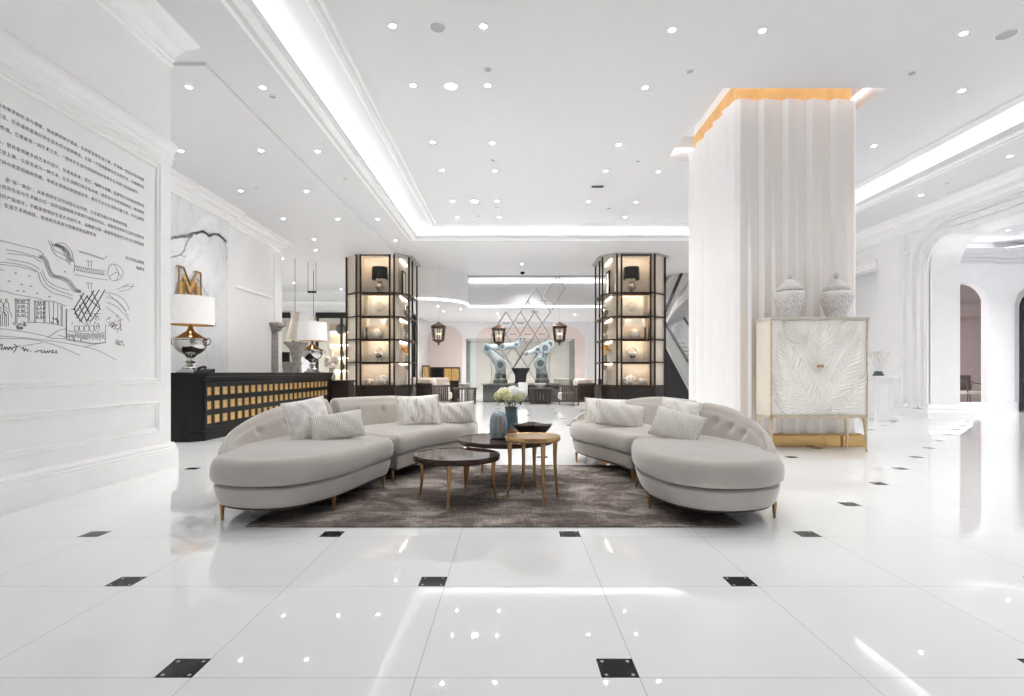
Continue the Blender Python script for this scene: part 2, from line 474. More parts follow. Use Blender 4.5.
m.sweep([(RX, 21), (RX, 13.8)], [(0, 3.86), (.05, 3.88), (.05, 3.95), (.1, 3.98), (.1, 4.05), (0, 4.07)])
struct('trim_7', m, WHITE)
m = MB()
prof = [(0, 0), (.16, 0), (.16, .16), (.13, .19), (.10, .21), (.10, .25), (.05, .30), (.03, .34), (0, .35)]
m.sweep([(RX, 13.8), (RX, 12.63), (RX, 12.15), (RT, 12.15), (RT, 13.8)], prof)
struct('baseboard_right', m, WALLGLOSS)
m = MB(); m.box(RX - .09, 12.85, 0, RX, 13.72, 4.38); m.box(RX - .03, 12.95, 0.6, RX - .10, 13.62, 4.2)
struct('trim_8', m, WALLGLOSS, smooth=False)
# passage behind the far end of that wall
m = MB(); m.box(10.9, 13.8, 0, 11.1, 21, ZS); struct('wall_passage', m, WALLGLOSS, smooth=False)

# ---- the room through the arch
m = MB()
ar = []
for k in range(17):
    a = PI * k / 16; ar.append((12.62 + .62 * math.cos(a), 2.94 + .62 * math.sin(a)))
m.prism([(10.37, 0), (12.0, 0)] + [(x, z) for x, z in ar[::-1]] + [(13.24, 0), (13.40, 0), (13.40, ZS), (10.37, ZS)], 14.6, 14.8, ax='y')
m.prism([(13.40, 0), (14.10, 0), (14.10, 3.0), (14.2, 3.3), (14.4, 3.45), (16.6, 3.45), (16.6, ZS), (13.40, ZS)], 14.72, 15.0, ax='y')
struct('wall_arch_room', m, WALLGLOSS, smooth=False)
m = MB(); m.box(16.6, -1.5, 0, 16.8, 19, ZS); m.box(10.37, -1.5, 0, 16.6, -1.3, ZS)
struct('wall_arch_room_1', m, WALLGLOSS, smooth=False)
m = MB(); m.box(10.37, -1.5, 4.66, 16.6, 14.6, 4.72)
m.prism([(10.37, 14.0), (13.2, 14.0), (14.6, 12.6), (16.6, 12.6), (16.6, 14.7), (10.37, 14.7)], 4.34, 4.40)
m.sweep([(10.37, 14.6), (13.4, 14.6), (13.4, 14.72), (16.6, 14.72)], [(0, 4.10), (.03, 4.12), (.03, 4.18), (.08, 4.22), (.08, 4.27), (.14, 4.34)])
struct('ceiling_2', m, CEIL, smooth=False)
m = MB().sweep([(10.45, 14.6), (13.4, 14.6), (13.4, 14.72), (16.5, 14.72)], [(0, 0), (.04, 0), (.04, .2), (.02, .24), (0, .25)])
struct('baseboard_arch_room', m, WALLGLOSS)
tag(MB().prism([(10.4, 14.12), (13.25, 14.12), (14.65, 12.72), (16.5, 12.72), (16.5, 12.85), (14.7, 12.85), (13.3, 14.25), (10.4, 14.25)], 4.405, 4.43).build('light_strip', WHITELED, loc=(12, 14.2, 4.4)), 'light strip in the ceiling cove of the small room beyond the great arch', 'light strip', 'cove light strips')
m = MB(); m.box(10.6, 18.2, 0, 16.6, 18.4, ZS); m.box(12.45, 18.14, .25, 12.5, 18.2, 2.9); m.box(12.45, 18.14, 2.85, 16, 18.2, 2.9); m.box(10.6, 18.12, 3.0, 16.6, 18.2, 3.45)
struct('wall_mauve_room', m, MAUVE, smooth=False)
m = MB(); m.box(10.37, 15.0, 4.6, 16.6, 18.4, 4.66); struct('ceiling_3', m, CEIL, smooth=False)

# ---- far end: curved bulkhead, low ceiling, blush arches
BP = [(-4.3, 24.0), (-4.3, 18.65)] + spline([(-3.35, 18.65), (-2.8, 18.85), (-2.23, 19.2), (-1.85, 19.75), (-1.72, 20.3), (-1.74, 21.0)], 5) + [(4.9, 21.0), (9.9, 21.0)]
m = MB()
P2 = [[(x, y, 3.66), (x, y, ZS + .02)] for x, y in BP]
m.grid(P2); m.prism(BP + [(9.9, 27.2), (-4.3, 27.2)], 3.65, 3.70)
struct('ceiling_4', m, CEIL, angle=30)
def band(path, z0, z1, o): return [[(x, y - o, z) for z in (z0, z1)] for x, y in path]
m = MB().sweep(BP[1:-1], [(0, 3.66), (.03, 3.66), (.03, 3.73), (0, 3.73)])
tag(m.build('light_line', LEDBACK, loc=(0, 21, 3.7)), 'bright light line along the bottom edge of the curved far bulkhead', 'light strip')
m = MB().box(-1.7, 20.95, 4.67, 4.9, 20.99, 4.76)
tag(m.build('light_line', LEDBACK, loc=(0, 21, 4.7)), 'bright light line along the top of the far bulkhead under a dark slot', 'light strip')
m = MB().box(-2.7, 20.25, ZS - .012, 4.2, 20.40, ZS + .002); struct('trim_9', m, BLACKM, smooth=False)
BW = 27.0
m = MB(); m.box(-4.6, BW, 0, 10, BW + .2, 3.7); m.box(-4.6, 24, 0, -4.4, BW + .2, ZS)
struct('wall_back', m, WALLGLOSS, smooth=False)
m = MB()
for x0, x1, zt in ((-4.35, -2.55, 3.45), (-1.85, 3.75, 3.40), (4.6, 7.5, 3.45)):
    a = arch_path(x0, x1, zt, .75); m.prism(a, BW - .02, BW + .01, ax='y')
struct('trim_10', m, PINK, smooth=False)
m = MB()
for x0, x1, zt in ((-4.35, -2.55, 3.45), (-1.85, 3.75, 3.40), (4.6, 7.5, 3.45)):
    i = arch_path(x0, x1, zt, .75); o = arch_path(x0, x1, zt, .75, off=.10); n = len(i)
    R = [[(p[0], BW, p[1]) for p in i], [(p[0], BW - .07, p[1]) for p in i], [(p[0], BW - .07, p[1]) for p in o], [(p[0], BW, p[1]) for p in o]]
    m.grid(R)
struct('trim_11', m, WALLGLOSS, smooth=False)
# back-left shopfronts
m = MB(); m.box(-15, 24.0, 3.78, -4.3, 24.2, ZS); m.box(-15, 24, 0, -10.65, 24.2, 3.8); m.box(-10.0, 24, 0, -8.9, 24.2, 3.8)
m.box(-5.6, 24, 0, -4.3, 24.2, 3.8)
m.sweep([(-15, 24.0), (-4.4, 24.0)], [(0, 4.12), (.04, 4.14), (.04, 4.2), (.1, 4.3), (0, 4.32)])
struct('wall_back_left', m, WHITE, smooth=False)
m = MB(); m.box(-15, 26.5, 0, -4.6, 26.7, ZS); m.box(-15.2, 6, 0, -15, 26.7, ZS); m.box(-15, 6.0, 0, -6.7, 6.2, ZS)
struct('wall_shop', m, WHITE, smooth=False)
m = MB(); m.box(-15, 24.2, 3.8, -4.4, 26.6, 3.86); struct('ceiling_5', m, CEIL, smooth=False)
# grey side of the stairwell behind the right display pillar
m = MB(); m.box(4.9, 20.7, 0, 9.9, 20.9, ZS); struct('wall_stairwell', m, GREYW, smooth=False)
# ================================================================== LETTERING AND SKETCH ON THE WALL
tx = thing('wall_text', 'grey printed Chinese text in three paragraphs on the white panelled wall', 'wall text', (WX, 5.0, 2.9))
LINES = [
    ('美克美家武汉品牌馆，云集美克美家的生活与创意，用品牌的设计语言，在这里呈现生活之美，打动每一位追求美好的您', 180.5, 144.0),
    ('一家品牌在过时消费者的生活，它传递的是美好的生活方式与居家理念，让每一个空间都成为生活的艺术，让您遇见家', 187.8, 144.0),
    ('价值。它更像是一间艺术之家，一段关于生活与空间的美好故事正在这里为您徐徐展开', 193.0, 138.0),
    ('看到的除了美克美家，Caracole，您将看到更多的艺术与设计，这里有美食、花艺、咖啡与书籍，品牌将生活的美好带给您', 206.4, 144.0),
    ('次写与品牌的美丽艺术在这里上演，让居家成为一种艺术，让生活回归美好的本真，感受设计与时光的对话，体验美的', 213.3, 144.0),
    ('着艺术的陈设，设计师将空间与家居相融的灵感，带您走进美好的家居世界，感受艺术与生活的交融之美，尽在品牌馆', 220.4, 144.0),
    ('是“第一商店”，从此您的生活空间将与众不同，让家成为您心中最美的作品', 225.8, 127.0),
    ('专属的个性化服务，只有与您的生活与艺术融合在一起的品牌体验才能够打动您的内心，成就您对美好生活的全部向往', 238.3, 144.0),
    ('更消费我们的创意和独特的产品设计，不断重塑美好生活方式的艺术，品牌愿与您一起感受家居的艺术与生活的温度', 245.2, 144.0),
    ('生活艺术的向往，讲述美克美家与您最初的品牌故事', 235.5, 96.0),
    ('美克美家品牌馆', 263.4, 144.0), ('敬献词', 270.0, 144.0)]
for s, py, px in LINES:
    d = WX * F / (px - CX)
    cu = bpy.data.curves.new('text_line', 'FONT'); cu.body = s; cu.size = 0.0365; cu.space_character = 1.13; cu.align_x = 'RIGHT'; cu.align_y = 'CENTER'
    cu.extrude = 0.0006; cu.resolution_u = 2
    tmp = bpy.data.objects.new('text_line', cu); COL.objects.link(tmp)
    dg = bpy.context.evaluated_depsgraph_get(); dg.update()
    me = bpy.data.meshes.new_from_object(tmp.evaluated_get(dg)); me.name = 'text_line'
    bpy.data.objects.remove(tmp)
    me.materials.clear(); me.materials.append(INK)
    o = bpy.data.objects.new('text_line', me); COL.objects.link(o); o.parent = tx
    z = Z(py, d)
    o.location = Vector((WX + .0012, d, z)) - Vector(tx.location); o.rotation_euler = (PI / 2, 0, PI / 2)

def W8(x, y): return on_wall(WX, x / 7.877, 290 + y / 7.877)[1:]
def W2(x, y): return on_wall(WX, x / 4.64, 230 + y / 4.64)[1:]
def W7(x, y): return on_wall(WX, x / 9.9375, 230 + y / 9.9375)[1:]
sk = thing('wall_sketch', 'black pen sketch of a shop interior drawn on the white panelled wall', 'wall drawing', (WX, 4.6, 1.9))
def strokes(name, T, L, w, mt, smooth_=True):
    m = MB()
    for pts in L:
        q = [T(*p) for p in pts]
        if smooth_ and len(q) > 2: q = spline(q, 4)
        strip(m, WX, q, w, 1, .0015)
    o = m.build(name, mt, sk, smooth=False); return o
rr = random.Random(3)
# flowing ceiling lines
L = [[(0, 105), (100, 128), (200, 155), (330, 185), (400, 210), (435, 250)], [(65, 195), (180, 215), (270, 240), (400, 275)], [(80, 232), (200, 245), (330, 272), (410, 320)],
     [(70, 288), (170, 305), (300, 335), (390, 390)], [(0, 318), (120, 330), (280, 365), (380, 420)], [(0, 340), (150, 358), (260, 380), (360, 415)], [(0, 395), (40, 398)],
     [(380, 420), (400, 500), (450, 570), (540, 630), (640, 655), (720, 690)], [(400, 420), (440, 500), (490, 560), (600, 610), (720, 650)], [(420, 400), (470, 500), (560, 560), (690, 600)],
     [(480, 100), (500, 150), (530, 220), (580, 265), (650, 300), (700, 345)], [(510, 110), (540, 200), (600, 230), (680, 280)], [(550, 132), (620, 130), (670, 165), (710, 215), (730, 300), (742, 350)],
     [(740, 350), (735, 420)], [(0, 605), (60, 612), (150, 640), (280, 662), (420, 690)]]
for cx, cy in ((155, 425), (290, 455), (90, 505), (215, 538), (308, 555), (175, 600), (235, 605), (370, 625), (645, 412), (490, 660)):
    L += [[(cx - 9, cy), (cx + 9, cy + 2)], [(cx - 7, cy + 5), (cx + 8, cy + 7)]]
strokes('ceiling_strokes', W7, L, .0042, INK)
# hatched ribbons
L = []
rib = spline([(400, 260), (450, 300), (480, 380), (520, 450), (600, 470), (680, 510), (740, 590), (795, 610)], 5)
for i, p in enumerate(rib):
    L.append([(p[0] - 14, p[1] + 10), (p[0] + 12, p[1] - 6)]); L.append([(p[0] - 10, p[1] - 12), (p[0] + 14, p[1] + 14)])
L.append([(p[0] - 16, p[1] + 14) for p in rib[::5]]); L.append([(p[0] + 16, p[1] - 10) for p in rib[::5]])
rib = spline([(570, 140), (640, 165), (690, 220), (720, 300)], 8)
for p in rib: L.append([(p[0] - 60, p[1] + 5), (p[0], p[1])]); L.append([(p[0] - 30, p[1] + 22), (p[0] + 4, p[1] + 12)])
strokes('hatching', W7, L, .0032, INK)
L = [[(345, 165), (420, 180), (490, 190)], [(345, 185), (420, 200), (490, 205)], [(345, 205), (430, 222), (500, 232)]] + [[(350 + i * 9, 168 + i * 1.7), (356 + i * 9, 188 + i * 1.7)] for i in range(15)]
L += [[(362, 97), (420, 112), (480, 132), (495, 120)], [(370, 102), (480, 137)], [(408, 142), (410, 170)], [(424, 145), (424, 172)], [(402, 142), (430, 146)], [(408, 244), (410, 272)], [(424, 247), (424, 275)], [(400, 244), (430, 248)]]
L += [[(500, 200), (510, 165), (540, 160), (570, 190), (560, 225), (520, 235), (500, 205)], [(510, 215), (545, 195), (560, 215)], [(530, 160), (550, 200), (540, 235)], [(545, 275), (580, 262), (620, 262)], [(555, 285), (600, 275), (620, 250)], [(570, 262), (600, 250)],
      [(490, 290), (540, 300), (580, 330), (600, 370)], [(495, 310), (545, 330), (585, 375)], [(495, 335), (540, 355), (580, 395), (600, 420)], [(495, 360), (530, 385), (570, 420)], [(505, 300), (560, 350), (595, 400)]]
strokes('mezzanine_strokes', W2, L, .0042, INK)
# shop fronts, people, lamps
L = []
for x0, x1, y0, y1 in ((120, 230, 70, 245), (270, 355, 85, 258)):
    L += [[(x0, y0), (x0, y1)], [(x0 + 12, y0), (x0 + 12, y1)], [(x1, y0), (x1, y1)], [(x1 - 10, y0), (x1 - 10, y1)], [(x0 - 8, y0), (x1 + 8, y0 + 4)], [(x0, y0 + 10), (x1, y0 + 12)]]
    for k in range(1, 5):
        yy = y0 + (y1 - y0) * k / 5; L.append([(x0 + 12, yy), (x1 - 10, yy + 3)])
        for q in range(3):
            a = x0 + 22 + q * 22 + rr.uniform(-5, 5); L.append([(a, yy - 4), (a + 6, yy - 22), (a + 13, yy - 3)])
L += [[(385, 90), (390, 262)], [(420, 92), (420, 262)], [(455, 105), (455, 270)], [(480, 120), (480, 275)], [(490, 122), (490, 278)], [(355, 85), (420, 90), (520, 125)], [(190, 258), (300, 256), (420, 266), (500, 285)]]
for cx, s in ((3, 1), (48, 1.15)):
    L += [[(cx - 8, 78), (cx, 70), (cx + 9, 78), (cx, 92), (cx - 8, 78)], [(cx - 18, 105), (cx, 95), (cx + 18, 105), (cx + 24, 165)], [(cx - 18, 105), (cx - 22, 170), (cx - 12, 185)], [(cx - 14, 180), (cx - 10, 285)], [(cx, 190), (cx + 2, 285)], [(cx + 16, 180), (cx + 18, 283)], [(cx - 12, 130), (cx + 12, 150)], [(cx - 14, 150), (cx + 14, 180)], [(cx + 24, 165), (cx + 40, 190), (cx + 45, 215)]]
for k in range(14):
    a = 85 + rr.uniform(0, 105); b = 255 + rr.uniform(0, 50); L.append([(a, b), (a + 10, b - 9), (a + 18, b + 4), (a + 5, b + 8)])
for k in range(9):
    a = 395 + rr.uniform(0, 60); b = 225 + rr.uniform(0, 45); L.append([(a, b), (a + 8, b - 12), (a + 14, b + 6)])
strokes('shop_strokes', W8, L, .0032, INKD)
# glass case with a leaning lattice, plants on the right
L = [[(520, 150), (520, 380)], [(526, 150), (524, 382)], [(832, 270), (830, 412)], [(520, 385), (620, 402), (740, 420), (830, 412)], [(522, 392), (640, 412), (740, 424), (832, 416)], [(535, 320), (640, 340), (760, 345), (828, 330)], [(400, 380), (520, 385)], [(375, 378), (410, 352), (460, 320), (515, 305)],
     [(460, 355), (520, 375)], [(560, 155), (600, 150), (690, 185), (790, 185)]]
for k in range(34): a = 535 + k * 8.6; L.append([(a, 345 + rr.uniform(-8, 10)), (a + 2, 385 + rr.uniform(-15, 18))])
for k in range(5):
    a = 585 + k * 40; L.append([(a, 285), (a + 30, 285), (a + 32, 322), (a + 4, 322), (a, 285)])
for k in range(26):
    a = 570 + rr.uniform(0, 215); b = 185 + rr.uniform(0, 95); L.append([(a, b), (a + rr.uniform(-16, 20), b + rr.uniform(10, 30))])
for k in range(20):
    a = 855 + rr.uniform(0, 110); b = 215 + rr.uniform(0, 110); L.append([(a, b), (a + rr.uniform(-24, 24), b + rr.uniform(-22, 16)), (a + rr.uniform(-24, 24), b + rr.uniform(4, 30))])
for k in range(10):
    a = 890 + rr.uniform(0, 100); b = 400 + rr.uniform(0, 40); L.append([(a, b), (a + 12, b - 10), (a + 20, b + 5)])
strokes('case_strokes', W8, L, .0032, INKD)
L = []
for a in ((580, 155, 660, 25), (590, 185, 690, 45), (610, 215, 740, 5), (640, 235, 780, 0), (680, 250, 825, 0), (720, 240, 785, 150)): L.append([(a[0], a[1]), (a[2], a[3])])
for a in ((630, 40, 700, 170), (655, 95, 720, 210), (680, 50, 790, 150), (720, 10, 785, 130), (590, 180, 640, 250), (625, 120, 680, 240), (585, 150, 610, 210)): L.append([(a[0], a[1]), (a[2], a[3])])
strokes('lattice_strokes', W8, L, .009, INKD, False)
# floor lines and the scrawled signature
L = [[(0, 305), (120, 318), (280, 345), (400, 375)], [(0, 362), (180, 375), (350, 395), (500, 415), (700, 455), (800, 490), (910, 548)], [(0, 380), (200, 385), (330, 405), (480, 450), (630, 515)], [(660, 450), (740, 430), (830, 415)], [(180, 440), (270, 425), (330, 415)]]
strokes('floor_strokes', W8, L, .0038, INK)
L = [[(0, 440), (12, 428), (18, 440), (8, 460), (25, 468), (38, 448), (45, 468), (58, 450), (66, 470), (80, 448), (92, 470), (104, 450), (120, 452)], [(112, 430), (128, 440), (122, 470), (105, 490)], [(120, 452), (160, 440)], [(170, 462), (182, 452), (190, 480), (200, 462), (215, 482), (222, 470)], [(240, 482), (243, 485)],
     [(275, 490), (300, 478), (335, 478)], [(322, 480), (330, 495), (345, 490), (350, 478), (360, 495), (372, 480), (380, 495), (390, 478), (400, 490)], [(405, 478), (418, 476), (410, 495), (425, 492)], [(432, 480), (446, 480), (436, 496), (452, 494)]]
strokes('signature', W8, L, .0058, INKD)
# ================================================================== RUG, SOFAS, PILLOWS, TABLES
def rug_mat():
    k = NT('distressed rug'); b = k.b
    tc = k.node('ShaderNodeTexCoord'); mp = k.node('ShaderNodeMapping'); mp.inputs['Scale'].default_value = (1.0, 1.5, 1.0)
    k.link(tc, 'Object', mp, 'Vector')
    n1 = k.node('ShaderNodeTexNoise', Scale=2.1, Detail=8.0, Roughness=0.72, Distortion=0.6); k.link(mp, 'Vector', n1, 'Vector')
    mp2 = k.node('ShaderNodeMapping'); mp2.inputs['Scale'].default_value = (90.0, 6.0, 1.0); k.link(tc, 'Object', mp2, 'Vector')
    n2 = k.node('ShaderNodeTexNoise', Scale=1.0, Detail=3.0); k.link(mp2, 'Vector', n2, 'Vector')
    mp3 = k.node('ShaderNodeMapping'); mp3.inputs['Scale'].default_value = (5.0, 120.0, 1.0); k.link(tc, 'Object', mp3, 'Vector')
    n3 = k.node('ShaderNodeTexNoise', Scale=1.0, Detail=2.0); k.link(mp3, 'Vector', n3, 'Vector')
    f = k.math('ADD', k.math('MULTIPLY', n1.outputs['Fac'], 0.72), k.math('MULTIPLY', k.math('ADD', n2.outputs['Fac'], n3.outputs['Fac']), 0.14))
    col = k.ramp(f, [(0.38, (78, 70, 68)), (0.47, (107, 97, 93)), (0.53, (140, 130, 124)), (0.60, (178, 170, 162))])
    k.t.links.new(col, b.inputs['Base Color']); b.inputs['Roughness'].default_value = 0.95; b.inputs['Specular IOR Level'].default_value = 0.1
    bp = k.node('ShaderNodeBump', Strength=0.25, Distance=0.004); k.t.links.new(f, bp.inputs['Height']); k.t.links.new(bp.outputs['Normal'], b.inputs['Normal'])
    return k.m
m = MB().box(-1.86, 3.66, 0.001, 1.62, 6.06, .013)
tag(m.build('rug', rug_mat(), bevel=.004, loc=(-.12, 4.86, 0)), 'large taupe and grey distressed rug under the coffee tables and curved sofas', 'rug')

def poly_normals(P):
    n = len(P); a = sum(P[i][0] * P[(i + 1) % n][1] - P[(i + 1) % n][0] * P[i][1] for i in range(n))
    s = 1 if a > 0 else -1; out = []
    for i in range(n):
        p, q = P[i - 1], P[(i + 1) % n]; dx, dy = q[0] - p[0], q[1] - p[1]; l = math.hypot(dx, dy) or 1
        out.append((-dy / l * s, dx / l * s))       # inward
    return out
def resample(P, step):
    out = [P[0]]; acc = 0
    for a, b in zip(P, P[1:]):
        L = math.dist(a[:2], b[:2]); t = step - acc
        while t < L:
            k = t / L; out.append(tuple(u + (v - u) * k for u, v in zip(a, b))); t += step
        acc = (acc + L) % step if L + acc >= step else acc + L
    out.append(P[-1]); return out
def slab(outline, prof):
    "closed plan outline with an edge profile [(inset, z)]"
    N = poly_normals(outline); R = []
    for o, z in prof: R.append([(x + nx * o, y + ny * o, z) for (x, y), (nx, ny) in zip(outline, N)])
    return MB().rings(R)
def round_ends(P, r=.05):
    "soften the corners of a closed polygon lightly (Chaikin, two passes)"
    for _ in range(2):
        Q = []; n = len(P)
        for i in range(n):
            a, b = P[i], P[(i + 1) % n]; l = math.dist(a, b)
            k = min(.25, r / l) if l > 1e-6 else .25
            Q.append((a[0] + (b[0] - a[0]) * k, a[1] + (b[1] - a[1]) * k)); Q.append((b[0] - (b[0] - a[0]) * k, b[1] - (b[1] - a[1]) * k))
        P = Q
    return P
def back_loft(outer, inside, closed_start):
    "outer: dense list of (x, y, h) along the back; inside: a point on the seat side"
    n = len(outer); R = []
    for i, (x, y, h) in enumerate(outer):
        a = outer[max(i - 1, 0)]; b = outer[min(i + 1, n - 1)]
        dx, dy = b[0] - a[0], b[1] - a[1]; l = math.hypot(dx, dy) or 1
        nx, ny = -dy / l, dx / l
        if nx * (inside[0] - x) + ny * (inside[1] - y) < 0: nx, ny = -nx, -ny
        e = min(i, n - 1 - i)
        er = {0: .93, 1: .98}.get(e, 1.0)                 # softened ends
        k = max(0.0, min(1.0, (h - .44) / .30)); t = .075 + .135 * k
        zt = .30 + (h - .30) * er
        prof = [(.012, .285), (-.004, .31), (-.006, .36), (0, zt - .30 * (zt - .36)), (.004, zt - .05), (.018, zt - .018), (.045, zt - .002), (.068, zt - .004),
                (.10 * (.5 + .5 * k), zt - .022), (.125 * (.4 + .6 * k), zt - .06 * (.4 + .6 * k)), (t * .78, zt - .35 * (zt - .40)), (t, .42), (t + .01, .36), (t, .285)]
        R.append([(x + nx * o, y + ny * o, z) for o, z in prof])
    m = MB(); m.rings([list(r) for r in R]); return m, R
LEGM = GOLD
def sofa_leg(x, y, root, zb=0.0):
    m = MB().tube([(x, y, zb), (x, y, .03), (x, y, .125)], [.009, .011, .019], 10)
    return m.build('leg', LEGM, root)

def sofa_section(root, inner, outer, joint_first):
    """inner: plan points of the seat front, outer: (x,y,h) along the back. Both run from the free end to the joint."""
    dense_o = spline(outer, 7); di = spline(inner, 7)
    poly = [(p[0], p[1]) for p in dense_o][::-1] + [(p[0], p[1]) for p in di]
    # soften near the joint corners only
    poly = resample(poly + [poly[0]], .035)[:-1]
    for _ in range(7):
        n = len(poly); poly = [((poly[i - 1][0] + 2 * poly[i][0] + poly[(i + 1) % n][0]) / 4, (poly[i - 1][1] + 2 * poly[i][1] + poly[(i + 1) % n][1]) / 4) for i in range(n)]
    b = slab(poly, [(.075, .128), (.055, .134), (.042, .16), (.024, .22), (.018, .262), (.03, .274), (.06, .276)]).build('base', VELVET, root, angle=50)
    slab(poly, [(.09, .112), (.075, .114), (.075, .13), (.09, .131)]).build('plinth_trim', DBROWN, root)
    sc = slab(poly, [(.06, .286), (.016, .292), (-.004, .31), (-.010, .345), (-.008, .40), (.004, .435), (.022, .458), (.045, .468), (.065, .4715), (.074, .4722), (.080, .4723)])
    # gently crowned top: pull the cap towards the middle
    nI, nO = len(di), len(dense_o); spine = []
    for k in range(41):
        u = .44 + .46 * k / 40; p = di[int(u * (nI - 1))]; q = dense_o[int(u * (nO - 1))]
        spine.append((.5 * (p[0] + q[0]), .5 * (p[1] + q[1])))
    for _ in range(6): spine = [spine[0]] + [tuple((spine[i - 1][c] + 2 * spine[i][c] + spine[i + 1][c]) / 4 for c in (0, 1)) for i in range(1, 40)] + [spine[-1]]
    fine = resample(spine, .008); npoly = len(poly)
    last = sc.v[-npoly:]; sc.f.pop(); sc.m.pop()                 # the top cap becomes rings drawn in to the middle line
    tgt = [min(fine, key=lambda s: (s[0] - v[0]) ** 2 + (s[1] - v[1]) ** 2) for v in last]
    prev = len(sc.v) - npoly
    for t, dz in ((.12, .003), (.3, .008), (.55, .013), (.8, .0155), (1.0, .016)):
        o0 = len(sc.v)
        sc.v += [(v[0] + (s[0] - v[0]) * t, v[1] + (s[1] - v[1]) * t, v[2] + dz) for v, s in zip(last, tgt)]
        for i in range(npoly):
            j = (i + 1) % npoly; sc.f.append([prev + i, prev + j, o0 + j, o0 + i]); sc.m.append(0)
        prev = o0
    sc.build('seat_cushion', VELVET, root, angle=70)
    return dense_o
def buttons(root, places):
    for (p, nrm) in places:
        m = MB(); m.ball((0, 0, 0), .016, 10, 7, (1, 1, .5))
        q = Vector(nrm).normalized().to_track_quat('Z', 'Y').to_matrix()
        m.v = [tuple(Vector(p) + q @ Vector(v)) for v in m.v]
        m.build('button', VELVET, root)
def dimple(o, centers, depth=.034, r=.085):
    inv = origin_of(o)
    for v in o.data.vertices:
        for c, nrm in centers:
            dd = (v.co + inv - Vector(c)).length
            if dd < r: v.co -= Vector(nrm) * depth * (.6 * (1 - dd / r) ** 3 + .4 * (.5 + .5 * math.cos(PI * dd / r)))

def densify_back(R, k):
    "smooth, finely divided seat-facing side of every ring"
    out = []
    for r in R:
        mid = spline([r[7], r[8], r[9], r[10], r[11]], k)
        out.append(r[:7] + mid + r[12:])
    return out
def make_sofa(label, loc, secs, legs, tufts):
    root = thing('curved_sofa', label, 'sofa', loc)
    for inner, outer, jf, tf in secs:
        do = sofa_section(root, inner, outer, jf)
        do = resample(do, .018)
        mid = inner[len(inner) // 2]
        _, R = back_loft(do, mid, False)
        R2 = densify_back(R, 9)
        o = MB().rings(R2).build('backrest', VELVET, root, angle=75)
        inv = origin_of(o); cs = []
        for s in tf:
            i = int(s * (len(R) - 1)); g = Vector(R[i][9]).lerp(Vector(R[i][11]), .33) - inv
            v = min(o.data.vertices, key=lambda q: (q.co - g).length)
            cs.append((v.co + inv, v.normal.copy()))
        dimple(o, cs)
        buttons(root, [(p - n * .030, n) for p, n in cs])
    for x, y, z in legs: sofa_leg(x, y, root, z)
    return root
L_A_in = [(-2.23, 3.98), (-2.18, 3.78), (-2.00, 3.65), (-1.76, 3.60), (-1.51, 3.68), (-1.33, 3.95), (-1.24, 4.28), (-1.18, 4.6), (-1.10, 4.96)]
L_A_out = [(-2.23, 3.98, .475), (-2.31, 4.14, .53), (-2.38, 4.42, .61), (-2.37, 4.82, .70), (-2.25, 5.27, .775), (-2.06, 5.68, .80)]
L_B_in = [(-.43, 6.52), (-.45, 6.33), (-.58, 6.08), (-.82, 5.75), (-.98, 5.4), (-1.09, 5.03)]
L_B_out = [(-.43, 6.52, .50), (-.55, 6.72, .56), (-.82, 6.83, .66), (-1.12, 6.77, .75), (-1.46, 6.50, .795), (-1.78, 6.15, .80), (-2.01, 5.76, .80)]
make_sofa('curved grey velvet sofa in front of the black reception counter', (-1.4, 5.2, 0),
          [(L_A_in, L_A_out, 0, (.40, .62, .84)), (L_B_in, L_B_out, 0, (.52, .70, .87))],
          [(-2.12, 3.84, 0), (-1.38, 4.06, .013), (-1.19, 4.86, .013), (-1.17, 5.14, .013), (-2.2, 5.2, 0), (-1.92, 5.55, 0), (-.55, 6.40, 0), (-1.1, 6.6, 0), (-1.85, 5.85, 0)], None)
R_A_in = [(2.03, 4.02), (1.98, 3.82), (1.85, 3.66), (1.69, 3.57), (1.46, 3.53), (1.27, 3.59), (1.115, 3.76), (1.03, 4.02), (1.02, 4.28), (1.06, 4.6), (1.14, 4.98)]
R_A_out = [(2.03, 4.02, .475), (2.09, 4.16, .53), (2.14, 4.36, .60), (2.15, 4.68, .685), (2.09, 4.98, .755), (1.95, 5.25, .79)]
R_B_in = [(.73, 6.55), (.71, 6.32), (.76, 6.10), (.90, 5.76), (1.04, 5.4), (1.13, 5.05)]
R_B_out = [(.73, 6.55, .50), (.82, 6.72, .54), (1.08, 6.86, .64), (1.42, 6.72, .72), (1.70, 6.30, .79), (1.86, 5.80, .80), (1.92, 5.34, .795)]
make_sofa('curved grey velvet sofa beside the draped column and carved white cabinet', (1.4, 5.2, 0),
          [(R_A_in, R_A_out, 0, (.45, .62, .8)), (R_B_in, R_B_out, 0, (.42, .58, .9))],
          [(1.95, 3.90, 0), (1.08, 4.12, .013), (1.16, 4.9, .013), (1.18, 5.12, .013), (.77, 6.28, 0), (.95, 6.70, 0), (1.95, 4.9, 0), (1.78, 5.5, 0), (1.5, 6.4, 0)], None)

